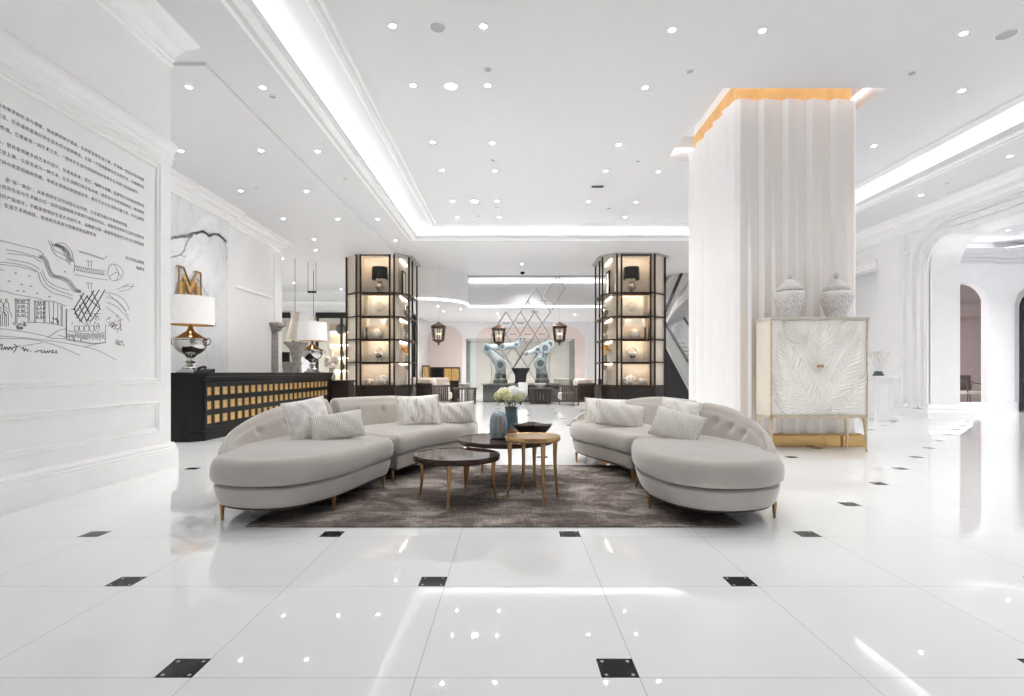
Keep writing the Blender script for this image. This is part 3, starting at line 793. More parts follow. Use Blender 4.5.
# ---- pillows
def pillow_mat(kind):
    k = NT('pillow ' + kind); b = k.b
    b.inputs['Roughness'].default_value = .8; b.inputs['Sheen Weight'].default_value = .3; b.inputs['Specular IOR Level'].default_value = .25
    tc = k.node('ShaderNodeTexCoord')
    if kind == 'pleated':
        mp = k.node('ShaderNodeMapping'); mp.inputs['Scale'].default_value = (1, 1, 1); k.link(tc, 'Object', mp, 'Vector')
        w = k.node('ShaderNodeTexWave', Scale=20.0, Distortion=3.5, Detail=2.0); w.inputs['Detail Scale'].default_value = 2.5; k.link(mp, 'Vector', w, 'Vector')
        w.bands_direction = 'X'
        col = k.ramp(w.outputs['Fac'], [(0.0, (214, 206, 198)), (.5, (238, 233, 227)), (1.0, (247, 244, 240))]); st = .55; h = w.outputs['Fac']
    elif kind == 'velvet':
        n = k.node('ShaderNodeTexNoise', Scale=9.0, Detail=4.0, Distortion=1.0); k.link(tc, 'Object', n, 'Vector')
        col = k.ramp(n.outputs['Fac'], [(.35, (220, 215, 209)), (.5, (238, 234, 230)), (.65, (247, 244, 241))]); st = .3; h = n.outputs['Fac']
    else:
        mp = k.node('ShaderNodeMapping'); mp.inputs['Scale'].default_value = (22, 22, 5); k.link(tc, 'Object', mp, 'Vector')
        n = k.node('ShaderNodeTexNoise', Scale=1.0, Detail=4.0, Distortion=.5); k.link(mp, 'Vector', n, 'Vector')
        col = k.ramp(n.outputs['Fac'], [(.36, (208, 198, 188)), (.47, (238, 234, 228)), (.7, (248, 246, 243))]); st = .7; h = n.outputs['Fac']
    k.t.links.new(col, b.inputs['Base Color'])
    bp = k.node('ShaderNodeBump', Strength=st, Distance=.012); k.t.links.new(h, bp.inputs['Height']); k.t.links.new(bp.outputs['Normal'], b.inputs['Normal'])
    return k.m
PMAT = {q: pillow_mat(q) for q in ('pleated', 'velvet', 'fringed')}
def pillow(label, kind, c, w, h, t, yaw, tilt, roll, group=None, fringe=False):
    m = MB(); n = 22
    def pt(u, v, s):
        pin = 1 - .055 * (1 - abs(u) ** 2.0) * abs(v) ** 4; pin2 = 1 - .055 * (1 - abs(v) ** 2.0) * abs(u) ** 4
        th = t * .5 * ((1 - u * u) * (1 - v * v)) ** .42
        jx = .006 * math.sin(9 * u + 5 * v + c[0] * 7) * (1 - u * u); 
        return (u * w / 2 * pin2, -s * (th + jx), v * h / 2 * pin)
    for s in (1, -1):
        m.grid([[pt(-1 + 2 * j / n, -1 + 2 * i / n, s) for j in range(n + 1)] for i in range(n + 1)])
    o = m.build('cushion_pillow', PMAT[kind], angle=80, local=True)
    bm = bmesh.new(); bm.from_mesh(o.data); bmesh.ops.remove_doubles(bm, verts=bm.verts, dist=.0008); bmesh.ops.recalc_face_normals(bm, faces=bm.faces); bm.to_mesh(o.data); bm.free()
    o.location = c
    Mx = Matrix.Rotation(math.radians(yaw), 4, 'Z') @ Matrix.Rotation(math.radians(-tilt), 4, 'X') @ Matrix.Rotation(math.radians(roll), 4, 'Y')
    o.rotation_euler = Mx.to_euler()
    tag(o, label, 'pillow', group)
    # piped seam (or fringe) round the rim
    p = MB(); rim = []
    for i in range(48):
        a = i / 48 * 4; s_, f = int(a), a - int(a)
        u, v = ((-1 + 2 * f, -1), (1, -1 + 2 * f), (1 - 2 * f, 1), (-1, 1 - 2 * f))[s_]
        q = pt(u, v, 1); rim.append((q[0], 0, q[2]))
    if fringe:
        rr_ = random.Random(5)
        for i in range(0, 300):
            a = i / 300 * 4; s_, f = int(a), a - int(a)
            u, v = ((-1 + 2 * f, -1), (1, -1 + 2 * f), (1 - 2 * f, 1), (-1, 1 - 2 * f))[s_]
            if s_ in (0, 2): continue
            q = pt(u, v, 1); du = (1 if s_ == 1 else -1) * .022
            p.tube([(q[0], 0, q[2]), (q[0] + du, rr_.uniform(-.006, .006), q[2] + rr_.uniform(-.012, .006))], [.0028, .0015], 4, cap=False)
        f_ = p.build('fringe', PMAT[kind], None, local=True); f_.parent = o
    else:
        p.tube(rim + [rim[0], rim[1]], .005, 6, cap=False)
        f_ = p.build('piping', PMAT[kind], None, local=True); f_.parent = o
    return o
pillow('square mottled velvet pillow leaning against the end of the sofa by the counter', 'velvet', (-1.86, 4.80, .645), .40, .40, .16, 42, 20, -9)
pillow('oblong rippled pillow leaning on the mottled square pillow by the counter', 'pleated', (-1.575, 4.74, .595), .46, .255, .14, 22, 24, -8)
pillow('square cream fringed pillow on the far half of the sofa by the counter', 'fringed', (-1.08, 6.05, .64), .48, .37, .16, 14, 20, -3, fringe=True)
pillow('oblong rippled pillow beside the cream fringed pillow near the flower vase', 'pleated', (-.66, 6.26, .595), .43, .27, .14, 2, 20, -5)
pillow('square cream fringed pillow at the far left end of the sofa by the draped column', 'fringed', (1.13, 6.30, .61), .49, .33, .15, -6, 20, 3, fringe=True)
pillow('oblong rippled pillow in front of the fringed one near the escalator side pillar', 'pleated', (1.20, 5.80, .605), .52, .28, .14, -10, 22, 8)
pillow('square cream velvet pillow tucked behind the oblong one at the sofa bend', 'velvet', (1.66, 5.22, .64), .40, .36, .15, -28, 22, 8)
pillow('oblong rippled pillow at the bend of the sofa beside the draped column', 'pleated', (1.50, 4.78, .595), .47, .29, .14, -34, 26, 13)

# ---- tables
def taper_leg(root, x, y, top, cx, cy, mt, r0=.021, r1=.0105, base=.013, splay=.02):
    dx, dy = x - cx, y - cy; l = math.hypot(dx, dy) or 1; dx /= l; dy /= l
    pts = []; rs = []
    for k in range(9):
        t = k / 8; z = base + .012 + (top - base - .012) * t
        o = splay * (1 - t) ** 2.2 - .012 * math.sin(PI * t) * .6
        pts.append((x + dx * o, y + dy * o, z)); rs.append(r1 + (r0 - r1) * t ** 1.6)
    m = MB().tube(pts, rs, 12)
    m.lathe([(.0145, 0), (.0145, .008), (.011, .014)], (pts[0][0], pts[0][1], base), 12)
    m.build('leg', mt, root)
def round_table(name, label, c, r, ztop, th, topm, legm, legs, rimm=None, inset=None):
    root = thing(name, label, 'table', (c[0], c[1], .013))
    m = MB().lathe([(0, ztop - th), (r - .02, ztop - th), (r - .006, ztop - th + .004), (r, ztop - th + .012), (r, ztop - .008), (r - .004, ztop - .001), (r - .010, ztop), (r - .014, ztop - .004), (0, ztop - .004)], (c[0], c[1], 0), 72)
    m.build('table_top', topm, root, angle=30)
    if rimm:
        MB().lathe([(r + .001, ztop - th * .62), (r + .004, ztop - th * .62), (r + .004, ztop - th * .2), (r + .001, ztop - th * .2)], (c[0], c[1], 0), 72, cap=False).build('rim_band', rimm, root)
    for x, y in legs: taper_leg(root, x, y, ztop - th + .003, c[0], c[1], legm)
    return root
round_table('coffee_table', 'low round coffee table with dark glossy top in front of the other two', (-.465, 4.45), .365, .395, .05, ESPR, GOLD,
            [(-.77, 4.47), (-.50, 4.15), (-.425, 4.77), (-.155, 4.45)])
round_table('coffee_table', 'larger round dark glossy coffee table carrying the vases and bowl', (-.06, 5.22), .475, .43, .045, ESPR, GOLD,
            [(-.31, 5.56), (.21, 4.90), (.32, 5.46), (-.42, 5.02)])
round_table('side_table', 'small tall brushed gold round table with slender gold legs', (.175, 4.44), .235, .55, .045, mat('antique gold top', (196, 160, 112), .24, .9, var=.12, scale=12), GOLD,
            [(-.022, 4.41), (.10, 4.63), (.252, 4.24), (.372, 4.50)])

# ---- on the large table
GLZ = mat('blue grey glazed glass', (146, 160, 168), 0.12, var=0.16, scale=7, coat=.6, stretch=(1, 1, .35))
COPPER = mat('copper lustre', (206, 160, 126), 0.25, 0.7, var=0.1)
root = thing('vase', 'squat blue grey glazed vase with a copper streak on the large coffee table', 'vase', (-.135, 5.22, .43))
prof = [(0, .43), (.070, .43), (.083, .436), (.088, .46), (.089, .56), (.086, .61), (.076, .65), (.058, .675), (.040, .686), (.030, .690), (.028, .684), (.03, .66)]
m = MB().lathe(prof, (-.135, 5.22, 0), 40); m.build('vase_body', GLZ, root, angle=50)
m = MB(); s = []
for z, r, w in ((.47, .0895, .10), (.52, .0905, .16), (.57, .0895, .16), (.62, .0855, .14), (.652, .077, .06)):
    s.append([(-.135 + r * math.sin(.28 + w * q), 5.22 - r * math.cos(.28 + w * q), z) for q in (-1, -.5, 0, .5, 1)])
m.grid(s).build('copper_streak', COPPER, root, angle=60)
TEAL = mat('teal glass', (150, 176, 184), 0.08, var=0.12, trans=.5, scale=4)
root = thing('flower_vase', 'tall teal glass vase holding the white and yellow hydrangeas', 'vase', (-.01, 5.42, .43))
MB().lathe([(0, .50), (.072, .50), (.074, .52), (.070, .60), (.062, .66), (.062, .70), (.070, .725), (.066, .725), (.058, .70), (.058, .66), (.066, .60), (.068, .53), (0, .52)], (-.01, 5.42, 0), 36, cap=False).build('vase_body', TEAL, root, angle=50)
MB().lathe([(0, .43), (.074, .43), (.080, .436), (.080, .492), (.074, .50), (0, .50)], (-.01, 5.42, 0), 36, cap=False).build('vase_foot', COPPER, root)
root = thing('hydrangea_bouquet', 'round bunch of white and yellow hydrangeas in the teal vase', 'flowers', (-.01, 5.42, .72))
FW = mat('hydrangea white', (248, 248, 243), .8, var=.05, scale=40); FY = mat('hydrangea pale yellow', (238, 234, 190), .8, var=.08, scale=40)
fr = random.Random(11)
for (dx, dy, dz, r, mt) in ((-.11, 0, .835, .072, FY), (-.045, -.05, .852, .075, FY), (.035, -.05, .858, .078, FW), (.095, 0, .85, .075, FW), (-.075, .06, .865, .075, FW), (.02, .06, .875, .08, FW), (.065, -.07, .825, .06, FY), (-.02, -.09, .825, .06, FY)):
    m = MB(); c = Vector((-.01 + dx, 5.42 + dy, dz)); m.ball(c, r * .86, 12, 8, (1, 1, .85))
    for _ in range(85):
        v = Vector((fr.gauss(0, 1), fr.gauss(0, 1), fr.gauss(.15, 1))).normalized(); v.z *= .85
        p = c + v * r * .9; q = v.to_track_quat('Z', 'Y').to_matrix() @ Matrix.Rotation(fr.uniform(0, 6), 3, 'Z')
        for k in range(4):
            a = PI / 2 * k; d1 = q @ Vector((math.cos(a), math.sin(a), .25)); d2 = q @ Vector((-math.sin(a), math.cos(a), 0))
            s_ = .0115; m.add([p, p + d1 * s_ + d2 * s_ * .6, p + d1 * s_ * 1.7, p + d1 * s_ - d2 * s_ * .6], [(0, 1, 2, 3)])
    m.build('flower_head', mt, root, smooth=False)
    MB().tube([c, (-.01 + dx * .25, 5.42 + dy * .25, .70), (-.01 - dx * .2, 5.42 - dy * .2, .535)], .004, 6).build('stem', LEAFG, root)
for a, l in ((3.5, .09), (5.6, .08), (4.6, .07)):
    m = MB(); rows = []
    for i in range(6):
        t = i / 5; w = .028 * math.sin(PI * min(1, t * .9 + .08)); d = .06 + l * t
        cxy = (-.01 + math.cos(a) * d, 5.42 + math.sin(a) * d); z = .79 - .05 * t * t
        rows.append([(cxy[0] - math.sin(a) * w, cxy[1] + math.cos(a) * w, z + .006), (cxy[0], cxy[1], z), (cxy[0] + math.sin(a) * w, cxy[1] - math.cos(a) * w, z + .006)])
    m.grid(rows).build('leaf', LEAFG, root, solid=.0015)
root = thing('bowl', 'wide dark bronze bowl with flared corners on the large coffee table', 'bowl', (.20, 5.10, .43))
m = MB(); R = []
for z, r, sq in ((.43, .055, .2), (.437, .07, .25), (.49, .115, .4), (.54, .155, .5), (.578, .185, .5), (.576, .178, .5), (.54, .148, .5), (.50, .105, .4), (.45, .05, .2)):
    ring = []
    for k in range(40):
        a = 2 * PI * k / 40; q = 1 + .16 * sq * math.cos(4 * a); ring.append((.20 + r * q * math.cos(a), 5.10 + r * q * math.sin(a), z + (.007 * math.cos(4 * a) if z > .57 else 0)))
    R.append(ring)
m.rings(R).build('bowl_shell', mat('dark bowl', (58, 44, 40), .3, .3, var=.15), root)
# ================================================================== COUNTER, LAMPS, CABINET, DRAPED COLUMN
root = thing('reception_counter', 'long black reception counter with rows of gold squares along its front', 'counter', (-5.3, 11.0, 0))
XF, Y0, Y1, XB = -4.86, 8.14, 14.1, -5.75
def cplan(o, ch=.13):
    return [(XB - 0, Y0 - o), (XF - ch + o * .4, Y0 - o), (XF + o, Y0 + ch - o * .4), (XF + o, Y1), (XB, Y1)]
m = MB().prism(cplan(0), .0, 1.02); m.build('body', BLACK, root, bevel=.006)
m = MB()
for z0, z1, o in ((0, .12, .035), (.12, .15, .018), (.955, .98, .02), (.98, 1.01, .045)): m.prism(cplan(o), z0, z1)
m.build('moulding', BLACK, root, bevel=.005)
MB().prism(cplan(.065), 1.01, 1.075).build('counter_top', BLACK, root, bevel=.012)
m = MB()
for z0, z1 in ((.17, .21), (.905, .945)): m.box(XF - .002, Y0 + .16, z0, XF + .03, Y1 - .02, z1)
m.box(XF - .002, Y0 + .13, .17, XF + .03, Y0 + .19, .945); m.box(XF - .002, Y1 - .08, .17, XF + .03, Y1 - .02, .945)
m.build('panel_frame', BLACK, root, bevel=.008)
tile = None
for r_, z in enumerate((.775, .55, .325)):
    for k in range(23):
        y = 8.40 + k * .2415
        if tile is None:
            tile = MB().box(XF - .004, y - .066, z - .066, XF + .010, y + .066, z + .066).build('gold_tile', GOLDT, root, bevel=.004)
            base_y, base_z = y, z
        else:
            c = tile.copy(); COL.objects.link(c); c.parent = root; c.location = (tile.location.x, tile.location.y + y - base_y, tile.location.z + z - base_z)

def urn_lamp(label, loc, s=1.0):
    root = thing('table_lamp', label, 'lamp', loc)
    def L(pr, name, mt, ang=40, **k):
        m = MB().lathe([(r * s, z * s) for r, z in pr], (0, 0, 0), 32, **k); m.build(name, mt, root, angle=ang, local=True)
    m = MB().box(-.15 * s, -.15 * s, 0, .15 * s, .15 * s, .03 * s); m.box(-.12 * s, -.12 * s, .03 * s, .12 * s, .12 * s, .06 * s); m.build('base', CHROME, root, bevel=.006, local=True)
    L([(.115, .06), (.13, .075), (.12, .10), (.075, .13), (.06, .16), (.085, .185), (.06, .21), (.055, .25), (.09, .285), (.10, .30), (.15, .325), (.20, .365), (.235, .42), (.25, .48), (.248, .54), (.262, .55), (.265, .57), (.25, .585), (.21, .605), (.16, .635), (.10, .67), (.06, .70), (.045, .74), (.03, .80)], 'urn', CHROME)
    for sx in (-1, 1):
        m = MB().tube(spline([(sx * .25 * s, 0, .56 * s), (sx * .32 * s, 0, .57 * s), (sx * .325 * s, 0, .49 * s), (sx * .24 * s, 0, .45 * s)], 6), .014 * s, 8); m.build('handle', CHROME, root, local=True)
    m = MB().tube([(0, 0, .72 * s), (0, 0, 1.26 * s)], .008 * s, 8); m.build('stem', GOLD, root, local=True)
    sh = MB().lathe([(.365 * s, .80 * s), (.35 * s, 1.27 * s), (.345 * s, 1.27 * s), (.36 * s, .80 * s), (.365 * s, .80 * s)], (0, 0, 0), 48, cap=False).build('lamp_shade', SHADEW, root, local=True)
    ln = MB().lathe([(.357 * s, .805 * s), (.342 * s, 1.262 * s), (0, 1.262 * s)], (0, 0, 0), 48, cap=False).build('shade_lining', SHADEG, sh, local=True)
    b = MB().ball((0, 0, .98 * s), .05 * s).build('bulb', emit('lamp bulb', (255, 222, 170), 5), root, local=True)
    return root
urn_lamp('silver urn lamp with white drum shade on the near end of the black counter', (-5.42, 8.85, 1.075), 1.0)
urn_lamp('silver urn lamp with white drum shade on the far end of the black counter', (-5.08, 13.35, 1.075), 1.0)
root = thing('desk_phone', 'black desk telephone beside the near lamp on the counter', 'phone', (-5.12, 8.75, 1.075))
m = MB().prism([(8.62, 1.075), (8.88, 1.075), (8.88, 1.14), (8.62, 1.095)], -5.22, -5.02, ax='x'); m.build('phone_body', BLACKM, root, bevel=.006)
m = MB().tube(spline([(-5.17, 8.64, 1.125), (-5.17, 8.68, 1.15), (-5.17, 8.82, 1.17), (-5.17, 8.86, 1.155)], 4), [.022] * 13, 8); m.build('handset', BLACK, root)

# gilt M on the marble wall
root = thing('wall_letter', 'gold outlined letter M with gilt lower half on the marble wall', 'sign', (-6.38, 10.3, 2.8))
yb, zb, w, h = 9.98, 2.50, .70, .60
def mp(u, v): return (yb + u * w, zb + v * h)
out = [(0, 0), (.22, 0), (.22, .62), (.5, .12), (.78, .62), (.78, 0), (1, 0), (1, 1), (.80, 1), (.5, .48), (.20, 1), (0, 1)]
m = MB(); n = len(out)
for a, b in zip(out, out[1:] + out[:1]):
    p, q = mp(*a), mp(*b); m.tube([(-6.33, p[0], p[1]), (-6.33, q[0], q[1])], .018, 6)
    m.tube([(-6.375, p[0], p[1]), (-6.33, p[0], p[1])], .014, 6)
m.build('letter_outline', GOLD, root)
m = MB()
for poly in ([(0, 0), (.22, 0), (.22, .55), (0, .5)], [(.78, 0), (1, 0), (1, .5), (.78, .55)], [(.22, .62), (.5, .12), (.78, .62), (.72, .80), (.5, .48), (.28, .80)]):
    m.prism([mp(*p) for p in poly], -6.36, -6.335, ax='x')
m.build('letter_fill', GOLDT, root, smooth=False)

# ---- draped column
DX0, DX1, DY0, DY1 = 3.27, 5.02, 7.70, 9.60
root = thing('draped_column', 'tall square column wrapped in pleated white drapery with gold edges', 'column', ((DX0 + DX1) / 2, (DY0 + DY1) / 2, 0))
MB().box(DX0 + .03, DY0 + .03, .0, DX1 - .03, DY1 - .03, 5.36).build('core', GOLDC, root)
MB().box(DX0 + .05, DY0 + .05, 5.36, DX1 - .05, DY1 - .05, 5.54).build('column_head', WHITE, root)
m = MB()
m.box(DX0 - .10, DY0 - .12, 0, DX1 + .10, DY1 + .10, .17); m.box(DX0 - .06, DY0 - .08, .17, DX1 + .06, DY1 + .06, .19)
m.build('plinth', mat('polished brass plinth', (214, 178, 122), .18, 1.0, var=.05), root, bevel=.006)
PITCH = 5
def saw(t, n): return t / n if t < n else 1 - (t - n) / (1 - n)
per = [((DX0, DY1), (DX0, DY0), (-1, 0)), ((DX0, DY0), (DX1, DY0), (0, -1)), ((DX1, DY0), (DX1, DY1), (1, 0)), ((DX1, DY1), (DX0, DY1), (0, 1))]
ts = [0, .16, .34, .50, .60, .82]
cols = []
for (a, b, nn) in per:
    for k in range(PITCH):
        for t in ts:
            u = (k + t) / PITCH
            cols.append(((a[0] + (b[0] - a[0]) * u, a[1] + (b[1] - a[1]) * u), nn, t, k))
rows = []
dr = random.Random(2)
amp2 = [dr.uniform(.7, 1.2) for _ in range(40)]
NZ = 22
for i in range(NZ + 1):
    z = .19 + (5.07 - .19) * i / NZ
    row = []
    g = max(0.0, min(1.0, (4.25 - z) / 1.75))
    for (a, b, nn) in per:
        for k in range(PITCH):
            for t in ts:
                tt = .50 + .002 + .10 * g if t == .60 else t
                u = (k + tt) / PITCH
                o = .062 * saw(t, .16) - .01
                if t >= .50: o += g * .038 * amp2[k] * (0 if t == .50 else 1 if t == .60 else .45)
                row.append((a[0] + (b[0] - a[0]) * u + nn[0] * o, a[1] + (b[1] - a[1]) * u + nn[1] * o, z))
    row.append(row[0]); rows.append(row)
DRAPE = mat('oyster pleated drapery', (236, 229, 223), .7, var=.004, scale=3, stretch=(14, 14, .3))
LITDRAPE = mat('drapery with painted light', (248, 247, 246), .7, var=.004)
m = MB().grid(rows)
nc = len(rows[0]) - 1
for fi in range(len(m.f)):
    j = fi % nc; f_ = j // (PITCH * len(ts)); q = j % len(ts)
    m.m[fi] = 1 if (q in (0, 3) or f_ == 0) else 0          # paler colour paints the light caught by the folds and the sofa side
m.build('curtain', [DRAPE, LITDRAPE], root, smooth=False, solid=.012)
m = MB()
for b in ((DX0 + .01, DY0 + .01, DX1 - .01, DY0 + .028), (DX0 + .01, DY0 + .03, DX0 + .028, DY1 - .01), (DX1 - .028, DY0 + .03, DX1 - .01, DY1 - .01)): m.box(b[0], b[1], 5.0, b[2], b[3], 5.03)
m.build('light_strip', emit('amber led', (255, 200, 120), 2.0), root)

t = MB()
for b in ((HX0, HY0, HX0 + .03, HY1), (HX1 - .03, HY0, HX1, HY1), (HX0, HY0, HX1, HY0 + .03), (HX0, HY1 - .03, HX1, HY1)): t.box(b[0], b[1], ZC + .18, b[2], b[3], ZC + .22)
tag(t.build('light_strip', WHITELED, loc=(4.1, 8.6, ZC + .2)), 'white light strip inside the square ceiling recess around the draped column', 'light strip', 'cove light strips')

# ---- carved cabinet
CX0, CX1, CY0, CY1, CZ0, CZ1 = 3.50, 4.81, 7.10, 7.53, .49, 1.80
root = thing('carved_cabinet', 'white cabinet with carved leaf doors and gold legs before the draped column', 'cabinet', ((CX0 + CX1) / 2, (CY0 + CY1) / 2, 0))
CABW = mat('ivory lacquer', (248, 245, 240), .4, var=.012); CABS = mat('pale cream lacquer', (236, 226, 211), .4, var=.012)
MB().box(CX0, CY0 + .025, CZ0, CX1, CY1, CZ1).build('body', CABS, root, bevel=.004)
MB().box(CX0 - .012, CY0 - .012, CZ1, CX1 + .012, CY1 + .01, CZ1 + .03).build('top', mat('grey stone top', (200, 196, 192), .3, var=.04), root, bevel=.004)
leaves = [((.34, .0), (.03, .17), .07, .02, 9), ((.50, .03), (.03, .38), .10, .05, 11), ((.70, .02), (.99, .47), .095, -.03, 11), ((.37, .78), (.12, .99), .10, .0, 12), ((.66, .76), (.90, 1.02), .085, .0, 12),
          ((.50, .44), (.53, 1.06), .135, .0, 15), ((.52, .04), (.93, .87), .125, -.05, 19), ((.51, .04), (.085, .88), .135, .06, 19), ((.30, .02), (.02, .42), .06, .06, 8), ((.60, 0), (.78, .2), .05, .0, 7)]
def relief(u, v):
    hgt = 0.0
    for (bx, by), (tx_, ty), wd, bow, nv in leaves:
        wd *= 1.10
        dx, dy = tx_ - bx, ty - by; L2 = dx * dx + dy * dy; L = math.sqrt(L2)
        s = ((u - bx) * dx + (v - by) * dy) / L2
        if s < 0 or s > 1: continue
        q = (-(u - bx) * dy + (v - by) * dx) / L - bow * 4 * s * (1 - s) * L
        W = wd * (math.sin(PI * min(1, s ** .8))) ** .75 + 1e-5
        a = abs(q) / W
        if a >= 1: continue
        vein = math.sin(2 * PI * (s * nv - a * wd / L * nv * .85))
        hh = .011 + .007 * vein * min(1, (1 - a) * 5) * min(1, a * 6) + (.006 if a > .88 else 0) - .010 * max(0, 1 - a * 9) + .004 * (1 - a)
        hgt = hh
    return hgt
def door(u0, u1, name):
    nx, nz = 118, 232; W = CX1 - CX0; Hh = CZ1 - CZ0
    P = []
    for i in range(nz + 1):
        v = i / nz; r = []
        for j in range(nx + 1):
            u = u0 + (u1 - u0) * j / nx; e = min(min(j, nx - j) / 2.0, min(i, nz - i) / 2.0, 1)
            r.append((CX0 + .012 + (W - .024) * u, CY0 + .014 - relief(u, v) * 1.55 * e - .004, CZ0 + .012 + (Hh - .024) * v))
        P.append(r)
    m = MB().grid(P); return m.build(name, CABW, root, angle=180)
d1 = door(0, .4985, 'door'); d2 = door(.5015, 1, 'door')
m = MB(); fw = .014
for a in ((CX0, CZ0, CX1, CZ0 + fw), (CX0, CZ1 - fw, CX1, CZ1), (CX0, CZ0, CX0 + fw, CZ1), (CX1 - fw, CZ0, CX1, CZ1)): m.box(a[0], CY0 - .012, a[1], a[2], CY0 + .026, a[3])
m.build('edge_frame', GOLDL, root, bevel=.002)
for x, dd in (((CX0 + CX1) / 2 - .025, d1), ((CX0 + CX1) / 2 + .025, d2)):
    MB().ball((x, CY0 - .035, 1.165), .021, 12, 8, (1, .8, 1)).tube([(x, CY0 - .03, 1.165), (x, CY0 + .01, 1.165)], .008, 8).build('knob', GOLD, dd)
m = MB()
m.box(CX0, CY0, CZ0 - .03, CX1, CY0 + .03, CZ0); m.box(CX0, CY1 - .03, CZ0 - .03, CX1, CY1, CZ0); m.box(CX0, CY0, CZ0 - .03, CX0 + .03, CY1, CZ0); m.box(CX1 - .03, CY0, CZ0 - .03, CX1, CY1, CZ0)
m.build('stand_frame', GOLDL, root, bevel=.003)
for x in (CX0, CX1):
    for y in (CY0, CY1):
        sx = 1 if x == CX0 else -1; sy = 1 if y == CY0 else -1
        R = []
        for z, wd in ((0, .018), (.25, .026), (.47, .05)): R.append([(x, y, z), (x + sx * wd, y, z), (x + sx * wd, y + sy * wd, z), (x, y + sy * wd, z)])
        MB().rings(R).build('leg', GOLDL, root)
# ---- ginger jars
def jar_mat():
    k = NT('crackle porcelain'); b = k.b
    tc = k.node('ShaderNodeTexCoord'); v = k.node('ShaderNodeTexVoronoi', Scale=46.0); v.feature = 'DISTANCE_TO_EDGE'
    n = k.node('ShaderNodeTexNoise', Scale=30.0); mx = k.node('ShaderNodeMix'); mx.data_type = 'VECTOR'; mx.inputs[0].default_value = .04
    k.t.links.new(tc.outputs['Object'], mx.inputs[4]); k.link(tc, 'Object', n, 'Vector'); k.t.links.new(n.outputs['Color'], mx.inputs[5])
    k.t.links.new(mx.outputs[1], v.inputs['Vector'])
    col = k.ramp(v.outputs['Distance'], [(0.03, (176, 172, 170)), (.12, (226, 222, 218)), (.3, (238, 236, 233))])
    k.t.links.new(col, b.inputs['Base Color']); b.inputs['Roughness'].default_value = .35
    bp = k.node('ShaderNodeBump', Strength=.5, Distance=.006); k.t.links.new(v.outputs['Distance'], bp.inputs['Height']); k.t.links.new(bp.outputs['Normal'], b.inputs['Normal'])
    return k.m
JM = jar_mat(); JS = mat('grey porcelain', (206, 202, 199), .4, var=.05, scale=30)
def ginger_jar(label, loc):
    root = thing('ginger_jar', label, 'jar', loc)
    MB().lathe([(0, 0), (.125, 0), (.135, .012), (.13, .035), (.15, .11), (.185, .20), (.208, .27), (.210, .31), (.195, .35), (.165, .375), (.145, .385), (.14, .40), (0, .40)], seg=44).build('jar_body', JM, root, local=True, angle=60)
    ld = MB().lathe([(.158, .385), (.165, .39), (.165, .43), (.158, .44), (.14, .455), (.115, .49), (.075, .525), (.04, .545), (.022, .555)], seg=44).build('lid', JS, root, local=True)
    MB().lathe([(.022, .555), (.03, .565), (.022, .578), (.034, .59), (.04, .61), (.03, .632), (.01, .645), (0, .655)], seg=20).build('finial', JS, ld, local=True)
ginger_jar('pale patterned ginger jar with domed lid on the cabinet, nearer the sofa', (3.88, 7.33, CZ1 + .03))
ginger_jar('pale patterned ginger jar with domed lid on the cabinet, nearer the great arch', (4.53, 7.33, CZ1 + .03))

# ---- pedestal with white coral, small chair through the arch, iron grille
root = thing('pedestal', 'white panelled pedestal beside the cabinet against the right wall', 'pedestal', (8.2, 11.75, 0))
m = MB()
for z0, z1, r in ((0, .08, .26), (.08, .12, .23), (.12, .90, .19), (.90, .93, .21), (.93, .96, .235), (.96, 1.0, .27)): m.box(8.2 - r, 11.75 - r, z0, 8.2 + r, 11.75 + r, z1)
m.build('shaft', LACQ, root, bevel=.006)
m = MB(); pf = [(8.06, .2), (8.34, .2), (8.34, .84), (8.06, .84)]
for (a, b, c, d) in ((8.06, .2, 8.34, .225), (8.06, .815, 8.34, .84), (8.06, .2, 8.085, .84), (8.315, .2, 8.34, .84)): m.box(a, 11.545, b, c, 11.565, d)
m.build('panel_moulding', LACQ, root, bevel=.004)
root = thing('coral_sculpture', 'white branching coral on a dark base standing on the white pedestal', 'sculpture', (8.2, 11.75, 1.0))
MB().lathe([(0, 1.0), (.11, 1.0), (.11, 1.03), (.08, 1.06), (.08, 1.10), (0, 1.10)], (8.2, 11.75, 0), 24).build('base', mat('slate base', (84, 88, 100), .4, var=.08), root)
cr = random.Random(4); m = MB()
def branch(p, d, l, r, k):
    q = [p]; 
    for _ in range(3):
        d = (d + Vector((cr.uniform(-.35, .35), cr.uniform(-.35, .35), cr.uniform(-.05, .3)))).normalized(); p = p + d * l / 3; q.append(p)
    m.tube(q, [r, r * .9, r * .8, r * .75], 7); m.ball(p, r * .95, 8, 6)
    if k:
        for _ in range(3): branch(p, (d + Vector((cr.uniform(-1, 1), cr.uniform(-.8, .8), cr.uniform(-.3, .7)))).normalized(), l * .72, r * .75, k - 1)
for a in range(5): branch(Vector((8.2, 11.75, 1.10)), Vector((math.cos(a * 1.3) * .8, math.sin(a * 1.3) * .5, 1)).normalized(), .22, .045, 2)
m.build('coral', CORAL, root, angle=80)
root = thing('metal_armchair', 'slim metal armchair with pale seat in the mauve room through the arch', 'chair', (14.45, 16.6, 0))
cm = mat('taupe metal', (120, 108, 104), .4, .5)
for x, y in ((14.15, 16.3), (14.75, 16.3), (14.20, 16.9), (14.75, 16.9)):
    MB().tube([(x, y, 0), (x, y, .42), (x + (.06 if x > 14.45 else -.02), y, .72)], .018, 8).build('leg', cm, root)
MB().box(14.13, 16.28, .40, 14.77, 16.92, .48).build('seat', CREAM, root, bevel=.02)
